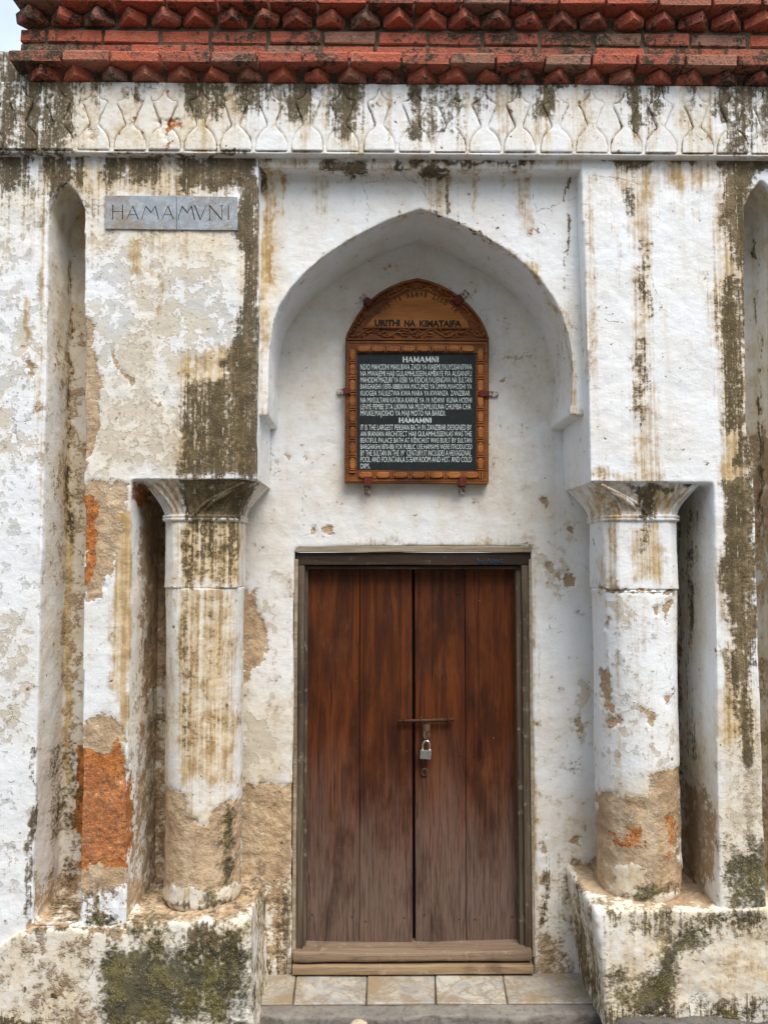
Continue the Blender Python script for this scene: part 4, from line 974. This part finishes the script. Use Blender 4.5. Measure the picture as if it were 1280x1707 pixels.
# ------------------------------------------------------------------ carved notice board
YS = YB-.045
sb = empty('notice_board', at(695, 806, YS+.02), 'carved wooden notice board with white lettering on a black panel above the door', 'sign')
Q = lambda a, b: (560+a/4.493, 450+b/4.493)
outline = [Q(*p) for p in ((72, 510), (80, 480), (105, 430), (150, 350), (195, 285), (250, 228), (320, 172), (400, 125), (500, 84), (610, 60), (705, 82), (800, 119), (870, 158), (930, 200), (990, 255), (1040, 311), (1080, 362), (1110, 418), (1145, 510), (1143, 1602), (64, 1592))]
link('back_board', Geo().pxprism(outline, YS+.008, YB+.004, YS+.008).bevelled(.003), CARVED_WOOD, sb)
def rail(name, poly, y0, y1, mat=CARVED_WOOD, bev=.003, parent=sb): return link(name, Geo().pxprism(poly, y0, y1, y0).bevelled(bev), mat, parent)
# crest rim: outer arch minus a raised field
inn = [Q(*p) for p in ((205, 425), (235, 388), (300, 318), (345, 265), (420, 215), (500, 175), (560, 150), (620, 142), (690, 152), (760, 185), (840, 225), (900, 275), (950, 330), (990, 385), (1010, 432))]
field = rail('crest_field', inn, YS+.002, YS+.010, PANEL_WOOD, .001)
rimp = outline[:19]
def band(name, a, b, w, y0, y1, parent=sb):
    g = Geo(); a = [np.array(q) for q in a]; cen = np.array([695., 560.])
    for k in range(len(a)-1):
        def inw(q): d = cen-q; return q+d/np.linalg.norm(d)*w
        g.pxprism([tuple(a[k]), tuple(a[k+1]), tuple(inw(a[k+1])), tuple(inw(a[k]))], y0, y1, y0)
    me = g.mesh(); bm = bmesh.new(); bm.from_mesh(me); bmesh.ops.remove_doubles(bm, verts=bm.verts, dist=.0003); bm.to_mesh(me); bm.free()
    return link(name, me, CARVED_WOOD, parent)
band('crest_rim', outline[:19], None, 4.0, YS-.004, YS+.012)
band('crest_bead', inn, None, 1.4, YS-.003, YS+.006)
rail('crest_bead', [Q(205, 424), Q(1012, 432), Q(1012, 440), Q(205, 434)], YS-.003, YS+.012, bev=.001)
rail('crest_rail', [Q(80, 510), Q(1140, 518), Q(1140, 530), Q(80, 522)], YS-.003, YS+.012, bev=.001)
# scrolling vines
def scroll(pts, r=.0028): return [at(*Q(a, b), YS+.002) for a, b in pts]
def smooth_pts(pts, k=6):
    pts = np.array(pts, float); out = []
    for i in range(len(pts)-1):
        p0, p1, p2, p3 = pts[max(i-1, 0)], pts[i], pts[i+1], pts[min(i+2, len(pts)-1)]
        for t in np.linspace(0, 1, k, endpoint=False):
            out.append(.5*((2*p1)+(-p0+p2)*t+(2*p0-5*p1+4*p2-p3)*t*t+(-p0+3*p1-3*p2+p3)*t**3))
    return out+[pts[-1]]
g = Geo()
def vine(pts, r=.0030): g.tube([at(*Q(a, b), YS+.004) for a, b in smooth_pts(pts)], r, 6)
for sgn in (-1, 1):
    X = lambda a: 608+sgn*a
    vine([(X(500), 495), (X(440), 490), (X(390), 450), (X(330), 440), (X(280), 480), (X(220), 500), (X(160), 470), (X(120), 445), (X(70), 455), (X(25), 490), (X(0), 500)])
    vine([(X(225), 470), (X(250), 455), (X(262), 475), (X(240), 490), (X(222), 480)], .0024); vine([(X(60), 478), (X(100), 468), (X(125), 482), (X(95), 495), (X(70), 488)], .0024); vine([(X(0), 440), (X(20), 462), (X(50), 468)], .0022)
    vine([(X(380), 480), (X(345), 462), (X(310), 470)], .0024)
def leaf(cx, cy, ang, L, W=None):
    W = W or L*.42; c = np.array([cx, cy], float); d = np.array([math.cos(ang), math.sin(ang)]); n_ = np.array([-d[1], d[0]])
    ol = [c-d*L/2, c-d*L*.2+n_*W/2, c+d*L*.15+n_*W*.42, c+d*L/2, c+d*L*.15-n_*W*.42, c-d*L*.2-n_*W/2]
    v = [at(*Q(*p), YS+.005) for p in ol]+[at(*Q(*(c-d*L*.25)), YS-.004), at(*Q(*(c+d*L*.25)), YS-.003)]
    g.add(v, [(0, 1, 6), (1, 2, 7, 6), (2, 3, 7), (3, 4, 7), (4, 5, 6, 7), (5, 0, 6)])
for k in range(26):
    a = k/25; x = 118+a*980; leaf(x, 470+24*math.sin(a*26), .6*math.cos(a*26)+(.9 if k % 2 else -.9), 40)
cv = link('vine_carving', g.mesh(), CARVED_LIGHT, sb, False); cv['label'] = 'straight run of scrolling vines under the crest'
for sgn in (-1, 1):
    g = Geo(); X = lambda a: 608+sgn*a
    vine([(X(505), 490), (X(475), 420), (X(430), 395), (X(395), 350), (X(375), 300), (X(300), 240), (X(245), 215), (X(190), 205), (X(120), 165), (X(70), 140), (X(40), 150)])
    vine([(X(470), 485), (X(445), 450), (X(455), 420), (X(482), 435), (X(478), 460)], .0024); vine([(X(420), 375), (X(440), 340), (X(415), 315), (X(395), 335)], .0024); vine([(X(320), 225), (X(290), 185), (X(250), 190), (X(265), 215)], .0024)
    vine([(X(180), 170), (X(150), 125), (X(105), 118), (X(80), 135), (X(110), 150)], .0024); vine([(X(355), 265), (X(340), 230), (X(315), 222)], .0022); vine([(X(220), 195), (X(205), 150), (X(170), 140)], .0022)
    for k, (a, c_) in enumerate(smooth_pts([(492, 470), (462, 405), (412, 365), (385, 300), (330, 255), (262, 208), (205, 185), (150, 150), (85, 122), (40, 118)], 3)):
        leaf(X(a+random.uniform(-14, 14)), c_+random.uniform(-14, 14), (-.9 if k % 2 else .5)*sgn+(.0 if sgn > 0 else math.pi), random.uniform(30, 44))
    link('vine_carving', g.mesh(), CARVED_LIGHT, sb, False)
# frame rails with carved blocks
fr_parts = {}
fr_parts['top'] = rail('frame_rail', [Q(78, 532), Q(1140, 540), Q(1140, 620), Q(1047, 622), Q(158, 620), Q(78, 612)], YS, YS+.010)
fr_parts['left'] = rail('frame_rail', [Q(76, 612), Q(158, 620), Q(156, 1500), Q(66, 1500)], YS, YS+.010)
fr_parts['right'] = rail('frame_rail', [Q(1047, 622), Q(1142, 622), Q(1142, 1506), Q(1048, 1506)], YS, YS+.010)
fr_parts['bottom'] = rail('frame_rail', [Q(66, 1500), Q(156, 1500), Q(1048, 1506), Q(1142, 1506), Q(1142, 1600), Q(64, 1590)], YS, YS+.010)
def block(cx, cy, w, h, par):
    """one carved lozenge block; w, h in plate units"""
    if w > h: poly = [(-w/2, -h*.28), (-w*.30, -h/2), (w*.30, -h/2), (w/2, -h*.28), (w/2, h*.28), (w*.30, h/2), (-w*.30, h/2), (-w/2, h*.28)]
    else: poly = [(-w*.28, -h/2), (w*.28, -h/2), (w/2, -h*.30), (w/2, h*.30), (w*.28, h/2), (-w*.28, h/2), (-w/2, h*.30), (-w/2, -h*.30)]
    me = Geo().pxprism([Q(cx+a, cy+b) for a, b in poly], YS-.010, YS+.002, YS-.010).bevelled(.003)
    link('carved_block', me, CARVED_LIGHT, par)
def ridge(cx, cy, w, h, par):
    g = Geo()
    for d in (-1, 1):
        if h > w: g.pxprism([Q(cx+d*9-4, cy-h/2), Q(cx+d*9+4, cy-h/2), Q(cx+d*9+4, cy+h/2), Q(cx+d*9-4, cy+h/2)], YS-.008, YS+.002, YS-.008)
        else: g.pxprism([Q(cx-w/2, cy+d*9-4), Q(cx+w/2, cy+d*9-4), Q(cx+w/2, cy+d*9+4), Q(cx-w/2, cy+d*9+4)], YS-.008, YS+.002, YS-.008)
    o = link('carved_ridge', g.mesh(), CARVED_LIGHT, par)
for k in range(8):
    cx = 205+k*112.5; block(cx, 588, 88, 42, fr_parts['top'])
    if k < 7: ridge(cx+56, 588, 20, 44, fr_parts['top'])
for k in range(7):
    cx = 195+k*133; block(cx+25, 1535, 98, 44, fr_parts['bottom']); ridge(cx+92, 1537, 20, 46, fr_parts['bottom'])
for k in range(8):
    cy = 625+k*117; block(123, cy+5, 40, 82, fr_parts['left']); ridge(124, cy+60, 44, 20, fr_parts['left'])
    block(1082, cy+5, 40, 82, fr_parts['right']); ridge(1083, cy+60, 44, 20, fr_parts['right'])
# fine bead rows
g = Geo()
for k in range(72): a, b = Q(110+k*14.2, 536+k*.11), None; g.pxprism([Q(106+k*14.2, 534+k*.11), Q(115+k*14.2, 534+k*.11), Q(115+k*14.2, 546+k*.11), Q(106+k*14.2, 546+k*.11)], YS-.0035, YS+.002, YS)
for k in range(76): g.pxprism([Q(80+k*13.8, 1572), Q(88+k*13.8, 1568), Q(90+k*13.8, 1580), Q(82+k*13.8, 1582)], YS-.0025, YS+.002, YS)
for k in range(66):
    y = 560+k*15.4; g.pxprism([Q(84, y), Q(94, y), Q(94, y+9), Q(84, y+9)], YS-.0025, YS+.002, YS); g.pxprism([Q(1120, y), Q(1130, y), Q(1130, y+9), Q(1120, y+9)], YS-.0025, YS+.002, YS)
o = link('bead_border', g.mesh(), CARVED_LIGHT, sb); o['kind'] = 'stuff'
panel = [Q(160, 622), Q(1046, 622), Q(1047, 1505), Q(156, 1500)]
pn = link('text_panel', Geo().pxprism(panel, YS+.004, YS+.02, YS+.004).mesh(), BOARD, sb)

def text_mesh(body, off=.012):
    cu = bpy.data.curves.new('t', 'FONT'); cu.body = body; cu.size = 1; cu.offset = off; cu.resolution_u = 3; cu.fill_mode = 'FRONT'
    o = bpy.data.objects.new('t', cu); COL.objects.link(o)
    dg = bpy.context.evaluated_depsgraph_get(); me = bpy.data.meshes.new_from_object(o.evaluated_get(dg))
    bpy.data.objects.remove(o); bpy.data.curves.remove(cu)
    return me
_hm = text_mesh('H'); CAPH = max(v.co.y for v in _hm.vertices)
def line(body, x0, x1, ytop, ybase, Y, m, parent, off=-.006, name='text_line'):
    """one painted line between plate points; capitals reach from ybase to ytop"""
    me = text_mesh(body, off); co = get_co(me)
    lo, hi = co[:, 0].min(), co[:, 0].max()
    a = np.array(P(*Q(x0, ybase), Y)); b = np.array(P(*Q(x1, ybase), Y)); h = PZ(*Q(x0, ytop), Y)-PZ(*Q(x0, ybase), Y)
    s = (co[:, 0]-lo)/(hi-lo)
    v = a[None]*(1-s)[:, None]+b[None]*s[:, None]; v[:, 1] = Y; v[:, 2] += co[:, 1]/CAPH*h
    set_co(me, v)
    return link(name, me, m, parent)
YT = YS+.0032
L1 = ['NDIO MAHODHI MAKUBWA ZAIDI YA KIAJEMI,YALIYOSANIFIWA', 'NA MWAJEMI HAJI GULAMHUSSEIN,AMBAYE PIA ALISANIFU', 'MAHODHI MAZURI YA KISRI YA KIDICHI,YALIJENGWA NA SULTAN', 'BARGHASHI (1870-1888)KWA MATUMIZI YA UMMA.MAHODHI YA',
      'KUOGEA YALILETWA KWA MARA YA KWANZA  ZANZIBAR', 'NA MASULTANI KATIKA KARNE YA 19. NDANI  KUNA HODHI', 'LENYE PEMBE SITA LIKIWA NA MLIZAMU,KUNA CHUMBA CHA', 'MVUKE,MAJOSHO YA MAJI MOTO NA BARIDI.']
T1 = [(705, 748, 1018), (755, 797, 1015), (803, 845, 1015), (853, 893, 1015), (903, 943, 1003), (955, 995, 1015), (1003, 1045, 1010), (1052, 1093, 820)]
L2 = ['IT IS THE LARGEST PERSIAN BATH IN ZANZIBAR DESIGNED BY', 'AN IRANIAN ARCHITECT HAJI GULAMHUSSEIN.AS WAS THE', 'BEATIFUL PALACE BATH AT KIDICHI.IT WAS BUILT BY SULTAN', 'BARGHASH(1870-88) FOR PUBLIC USE.HAMAMS WERE ITRODUCED', 'BY THE SULTAN IN THE 19   CENTURY.IT INCLUDES A HEXAGONAL',
      'POOL AND FOUNTAIN,A STEAM ROOM AND HOT AND COLD', 'DIPS.']
T2 = [(1158, 1200, 1015), (1208, 1247, 1015), (1257, 1295, 1015), (1305, 1343, 1018), (1350, 1392, 1012), (1398, 1440, 1015), (1450, 1488, 256)]
for body, (a, b, x1_) in list(zip(L1, T1))+list(zip(L2, T2)): line(body, 184, x1_, a, b-1, YT, WHITE_PAINT, pn)
line('TH', 497, 518, 1351, 1362, YT, WHITE_PAINT, pn, .0)
# letters drawn with a broad pen and serifs
GLY = {'H': [(.08, 0, .08, 1, 1), (.92, 0, .92, 1, 1), (.08, .52, .92, .52, .5)], 'A': [(.02, 0, .5, 1, .55), (.5, 1, .98, 0, 1), (.2, .34, .8, .34, .5)], 'M': [(.06, 0, .12, 1, .6), (.12, 1, .5, .12, 1), (.5, .12, .88, 1, .55), (.88, 1, .94, 0, 1)],
       'N': [(.08, 0, .08, 1, .55), (.08, 1, .92, 0, 1), (.92, 0, .92, 1, .55)], 'I': [(.5, 0, .5, 1, 1)], 'V': [(.02, 1, .5, 0, 1), (.5, 0, .98, 1, .55)],
       'm': [(.0, 0, .24, .98, .6), (.24, .98, .56, .5, 1), (.56, .5, .80, 1, .6), (.80, 1, 1.0, 0, 1)]}
SER = {'H': [(.08, 0), (.92, 0), (.08, 1), (.92, 1)], 'A': [(.02, 0), (.98, 0)], 'M': [(.06, 0), (.94, 0), (.12, 1), (.88, 1)], 'N': [(.08, 0), (.08, 1), (.92, 1)], 'I': [(.5, 0), (.5, 1)], 'V': [(.02, 1), (.98, 1)], 'm': []}
def glyph(g, ch, to, w, y0, y1, ser=.13):
    """to(u, v) maps the letter's unit square to picture points"""
    def bar(u0, v0, u1, v1, ww):
        p, q = np.array(to(u0, v0)), np.array(to(u1, v1)); d = q-p; d /= np.linalg.norm(d); nrm = np.array([-d[1], d[0]])*ww/2
        g.pxprism([tuple(p+nrm), tuple(q+nrm), tuple(q-nrm), tuple(p-nrm)], y0, y1, y0)
    for k, (a, b, c, d, t) in enumerate(GLY[ch]): bar(a, b, c, d, w*t)
    if ser:
        for a, b in SER[ch]: bar(a-ser, b, a+ser, b, w*.42)
def serif_word(word, x0, x1, ytop, ybase, w):
    g = Geo(); adv = {'I': .5, 'M': 1.25}; tot = sum(adv.get(c, 1.) for c in word); x = x0; sp = (x1-x0)/tot
    for c in word:
        ww = adv.get(c, 1.)*sp; a, b = x+ww*.10, x+ww*.90
        if c == 'I': a, b = x+ww*.1, x+ww*.9
        glyph(g, c, lambda u, v: Q(a+(b-a)*u, ybase+(ytop-ybase)*v), w, YT, YT+.001); x += ww
    return link('text_line', g.mesh(), WHITE_PAINT, pn)
serif_word('HAMAMNI', 498, 772, 649, 690, 2.0); serif_word('HAMAMNI', 470, 718, 1107, 1144, 1.9)
# crest lettering
line('URITHI', 288, 480, 375, 418, YS+.0012, DARK_PAINT, field, .06, 'lettering'); line('NA', 510, 595, 377, 420, YS+.0012, DARK_PAINT, field, .06, 'lettering'); line('KIMATAIFA', 624, 938, 379, 424, YS+.0012, DARK_PAINT, field, .05, 'lettering')
arc = smooth_pts([(310, 335), (380, 290), (450, 248), (530, 215), (610, 200), (690, 208), (770, 235), (840, 275), (900, 325)], 12); arc = np.array(arc)
al = np.concatenate([[0], np.cumsum(np.linalg.norm(np.diff(arc, axis=0), axis=1))])
body = 'MALI YA NIMWI ZAKE YA'
for k, c in enumerate(body):
    if c == ' ': continue
    s = al[-1]*(k+.5)/len(body); p = np.array([np.interp(s, al, arc[:, 0]), np.interp(s, al, arc[:, 1])]); q = np.array([np.interp(s+4, al, arc[:, 0]), np.interp(s+4, al, arc[:, 1])]); d = (q-p)/np.linalg.norm(q-p); nrm = np.array([d[1], -d[0]])
    me = text_mesh(c, .06); co = get_co(me); w_ = co[:, 0].max()-co[:, 0].min(); u = (co[:, 0]-co[:, 0].min()-w_/2)/max(w_, .3)*24; v = co[:, 1]/CAPH*38
    pts = np.array([at(*Q(*(p+d*a+nrm*b)), YS+.0012) for a, b in zip(u, v)]); set_co(me, pts); link('letter', me, FADED_PAINT, field)
# six fixing tabs: painted end on the board, limewashed end on the wall
for (ax, ay, bx, by, w) in ((250, 245, 190, 190, 52), (900, 235, 985, 160, 56), (95, 902, 10, 915, 46), (1085, 925, 1215, 930, 44), (238, 1560, 236, 1680, 56), (950, 1560, 942, 1680, 54)):
    d = np.array([bx-ax, by-ay], float); L = np.linalg.norm(d); d /= L; n_ = np.array([-d[1], d[0]])*w/2; a = np.array([ax, ay], float); b = np.array([bx, by], float); mid = a+(b-a)*.45; st = a-d*14
    tb = link('fixing_tab', Geo().pxprism([Q(*(st+n_)), Q(*(mid+n_)), Q(*(mid-n_)), Q(*(st-n_))], YS-.014, YS-.009, YS-.012).bevelled(.0015), REDTAB, sb)
    link('tab_end', Geo().pxprism([Q(*(mid+n_*.95)), Q(*(b+n_*.9)), Q(*(b-n_*.9)), Q(*(mid-n_*.95))], YB-.012, YB+.004, YB-.012).bevelled(.002), WALLTAB, tb)
    link('tab_web', Geo().pxprism([Q(*(mid-d*4+n_*.9)), Q(*(mid+d*4+n_*.9)), Q(*(mid+d*4-n_*.9)), Q(*(mid-d*4-n_*.9))], YS-.0135, YB-.004, YS-.012).mesh(), REDTAB, tb)

# ------------------------------------------------------------------ marble name plaque
pq = empty('name_plaque', at(285, 383, 0), 'grey marble name plaque of two slabs let into the stained front wall', 'plaque')
sl1 = link('marble_slab', Geo().pxprism([(175, 325.5), (293.6, 325.8), (294, 383), (175, 381.5)], -.006, .02, -.006).bevelled(.0015), PLAQUE_MARBLE, pq)
sl2 = link('marble_slab', Geo().pxprism([(294.4, 325.8), (396, 328), (396, 384), (294.8, 383)], -.0055, .02, -.0055).bevelled(.0015), PLAQUE_MARBLE, pq)
def plq(ch, x0, x1, yt, yb, par, w=1.35):
    g = Geo(); glyph(g, ch, lambda u, v: (x0+(x1-x0)*u, yb+(yt-yb)*v), w, -.0066, -.0045, 0.07 if ch in 'HN' else 0)
    link('letter', g.mesh(), INCISED, par)
for ch, a, b, t, bb, par in (('H', 187, 206.5, 341.5, 364.5, sl1), ('A', 211.5, 231.5, 343, 365, sl1), ('m', 236.5, 265, 343, 365.5, sl1), ('A', 270.5, 290, 343, 365.5, sl1), ('m', 297, 325, 343, 366, sl2), ('V', 324.5, 344, 342.5, 366, sl2), ('N', 348, 372, 342.5, 366, sl2), ('I', 377, 385, 342.5, 366, sl2)):
    plq(ch, a, b, t, bb, par)

# ------------------------------------------------------------------ step, kerb, street
zt_ = PZ(690, 1672, .178)
stp = empty('doorstep', (PX(690, 1660, .3), .3, zt_-.05), 'marble tiled doorstep with a worn cement kerb between the column plinths', 'doorstep')
edges = [(436, 429), (494, 488), (612, 610), (725, 726), (837, 846), (1000, 1010)]
for k in range(5):
    a, b = edges[k], edges[k+1]; yb_, yf_ = YB+.0, .176
    P0 = [PX(a[0], 1634, YB)+.0025, PX(b[0], 1634, YB)-.0025, PX(b[1], 1672, .176)-.0025, PX(a[1], 1672, .176)+.0025]
    dz = lambda: zt_+random.uniform(-.004, .002)
    v = [(P0[3]+random.uniform(0, .002), .178+random.uniform(0, .004), dz()), (P0[2]-random.uniform(0, .002), .178+random.uniform(0, .004), dz()), (P0[1], YB-.002, dz()), (P0[0], YB-.002, dz())]; v = [(x, y, z-.03) for x, y, z in v]+v
    me = Geo().add(v, [(3, 2, 1, 0), (4, 5, 6, 7), (0, 1, 5, 4), (1, 2, 6, 5), (2, 3, 7, 6), (3, 0, 4, 7)]).bevelled(.003)
    link('marble_tile', me, TILE_MARBLE, stp)
g = Geo().box(PX(430, 1660, .2), PX(985, 1660, .2), .17, YB+.1, zt_-.08, zt_-.007); link('tile_bed', g.mesh(), MORTAR, stp)
g = Geo().prism([(PX(405, 1690, .12), zt_-.1), (PX(1010, 1690, .12), zt_-.1), (PX(1010, 1690, .12), zt_-.004), (PX(405, 1690, .12), zt_-.004)], .085, .180)
me = remeshed(g, .008, 4); co = get_co(me); no = get_no(me)
fr_ = np.clip((.125-co[:, 1])/.04, 0, 1)
co[:, 1] += fr_*.060*(fbm(co, (9, 0, 3), 4, 61)-.30); co += no*(.010*(fbm(co, 26, 4, 62)-.5))[:, None]; set_co(me, co)
link('kerb_stone', me, KERB, stp, True)
# street: one sheet to the horizon, finely broken near the wall
gx = np.unique(np.concatenate([np.linspace(-60, -3, 12), np.linspace(-3, 3, 260), np.linspace(3, 60, 12)])); gy = np.unique(np.concatenate([np.linspace(-60, -1, 12), np.linspace(-1, .5, 70)]))
GX, GY = np.meshgrid(gx, gy); V = np.stack([GX.ravel(), GY.ravel(), np.zeros(GX.size)], 1)
near = np.exp(-np.maximum(0, -.4-V[:, 1])*2)*np.exp(-np.maximum(0, np.abs(V[:, 0])-2.5)*2)
V[:, 2] = ZG-.01+near*(.05*(fbm(V, (5, 5, 1), 4, 71)-.5)+.022*(fbm(V, (24, 24, 1), 4, 72)-.5))
RISE = PZ(1006, 1694, -.03)-ZG+.01
V[:, 2] += near*RISE*np.clip((V[:, 0]-.80)/.12, 0, 1)*np.clip((.03-V[:, 1])/.06, 0, 1)
nx = len(gx); F = [(j*nx+i, j*nx+i+1, (j+1)*nx+i+1, (j+1)*nx+i) for j in range(len(gy)-1) for i in range(nx-1)]
st = link('street', mesh(V, F), STREET, None, True); st['kind'] = 'structure'
# rubble along the kerb
g = Geo()
for k in range(420):
    x = random.uniform(PX(-100, 1700, 0), PX(1380, 1700, 0)); y = random.uniform(-.16, .09) if random.random() < .8 else random.uniform(-.6, .05); r = .003+.009*random.random()**3
    z = ZG-.01+RISE*min(1, max(0, (x-.80)/.12))*min(1, max(0, (.03-y)/.06))+.006
    vs = [np.array([math.cos(a)*math.cos(b), math.sin(a)*math.cos(b), .7*math.sin(b)])*r*random.uniform(.7, 1.2)+np.array([x, y, z]) for b in (-.7, .7) for a in (0, 1.3, 2.6, 3.8, 5.0)]
    g.add(vs+[np.array([x, y, z+r*.9])], [(0, 1, 6, 5), (1, 2, 7, 6), (2, 3, 8, 7), (3, 4, 9, 8), (4, 0, 5, 9), (5, 6, 10), (6, 7, 10), (7, 8, 10), (8, 9, 10), (9, 5, 10)])
tag(link('rubble', g.mesh(), KERB), kind='stuff', label='small rubble and grit scattered along the foot of the wall')
def stone(name, c, r, m, label, cat, sq=(1, 1, 1), seed=0):
    bm = bmesh.new(); bmesh.ops.create_icosphere(bm, subdivisions=3, radius=1); me = bpy.data.meshes.new(name); bm.to_mesh(me); bm.free()
    co = get_co(me); co *= (1+.5*(fbm(co+seed, 1.7, 3, seed)-.5))[:, None]; co = np.sign(co)*np.abs(co)**.85
    o = link(name, me, m, None, True); set_co(me, co*np.array(sq)*r+0.0); o.location = c
    return tag(o, label, cat)
c = at(598, 1698, .07); stone('stone', (c[0], .07, zt_-.022), .026, CHIP, 'pale broken stone lying against the kerb below the doorstep', 'stone', (1.3, .8, .7), 3)
c = at(627, 1702, .06); stone('stone', (c[0], .06, zt_-.034), .013, CHIP, 'little yellowish stone chip next to the bigger pale stone at the kerb', 'stone', (1.2, .8, .8), 5)
c = at(958, 1452, YB-.005); stone('stone', (c[0], YB-.004, c[2]), .018, STUB, 'grey stone stub poking from the recessed wall just above the whiter plinth', 'stone', (1.3, .9, .8), 9)

# ------------------------------------------------------------------ unseen house added across the lane, behind the viewer, to shade the front
op = empty('added_shade_house', (0, -5.5, ZG), 'plain pale plastered house, unseen, added across the lane to shade the bathhouse front', 'house')
OPP = make_mottled('pale_house_plaster', (.55, .50, .43), (.48, .43, .36), (.34, .29, .23), .5)
g = Geo().pxprism([(0, 0), (1, 0), (1, 1)], 0, .1) if False else Geo()
wz = [(-9, ZG-.1), (9, ZG-.1), (9, ZG+5.2), (-9, ZG+5.2)]
holes = [[(x, ZG+a), (x+.9, ZG+a), (x+.9, ZG+c), (x, ZG+c)] for x in (-7.2, -4.2, 2.6, 5.6) for a, c in ((1.0, 2.2), (3.0, 4.0))]+[[(-1.2, ZG+.02), (.1, ZG+.02), (.1, ZG+2.2), (-1.2, ZG+2.2)]]
link('wall', g.prism(wz, -5.8, -5.5, holes).mesh(), OPP, op)
for hq in holes:
    w0, w1, h0, h1 = hq[0][0], hq[1][0], hq[0][1], hq[2][1]
    s = link('shutter' if h0 > ZG+.5 else 'door', Geo().box(w0+.004, w1-.004, -5.66, -5.61, h0+.004, h1-.004).bevelled(.01), FRAME_WOOD, op)
link('coping', Geo().box(-9.1, 9.1, -5.86, -5.42, ZG+5.203, ZG+5.32).bevelled(.02), OPP, op)
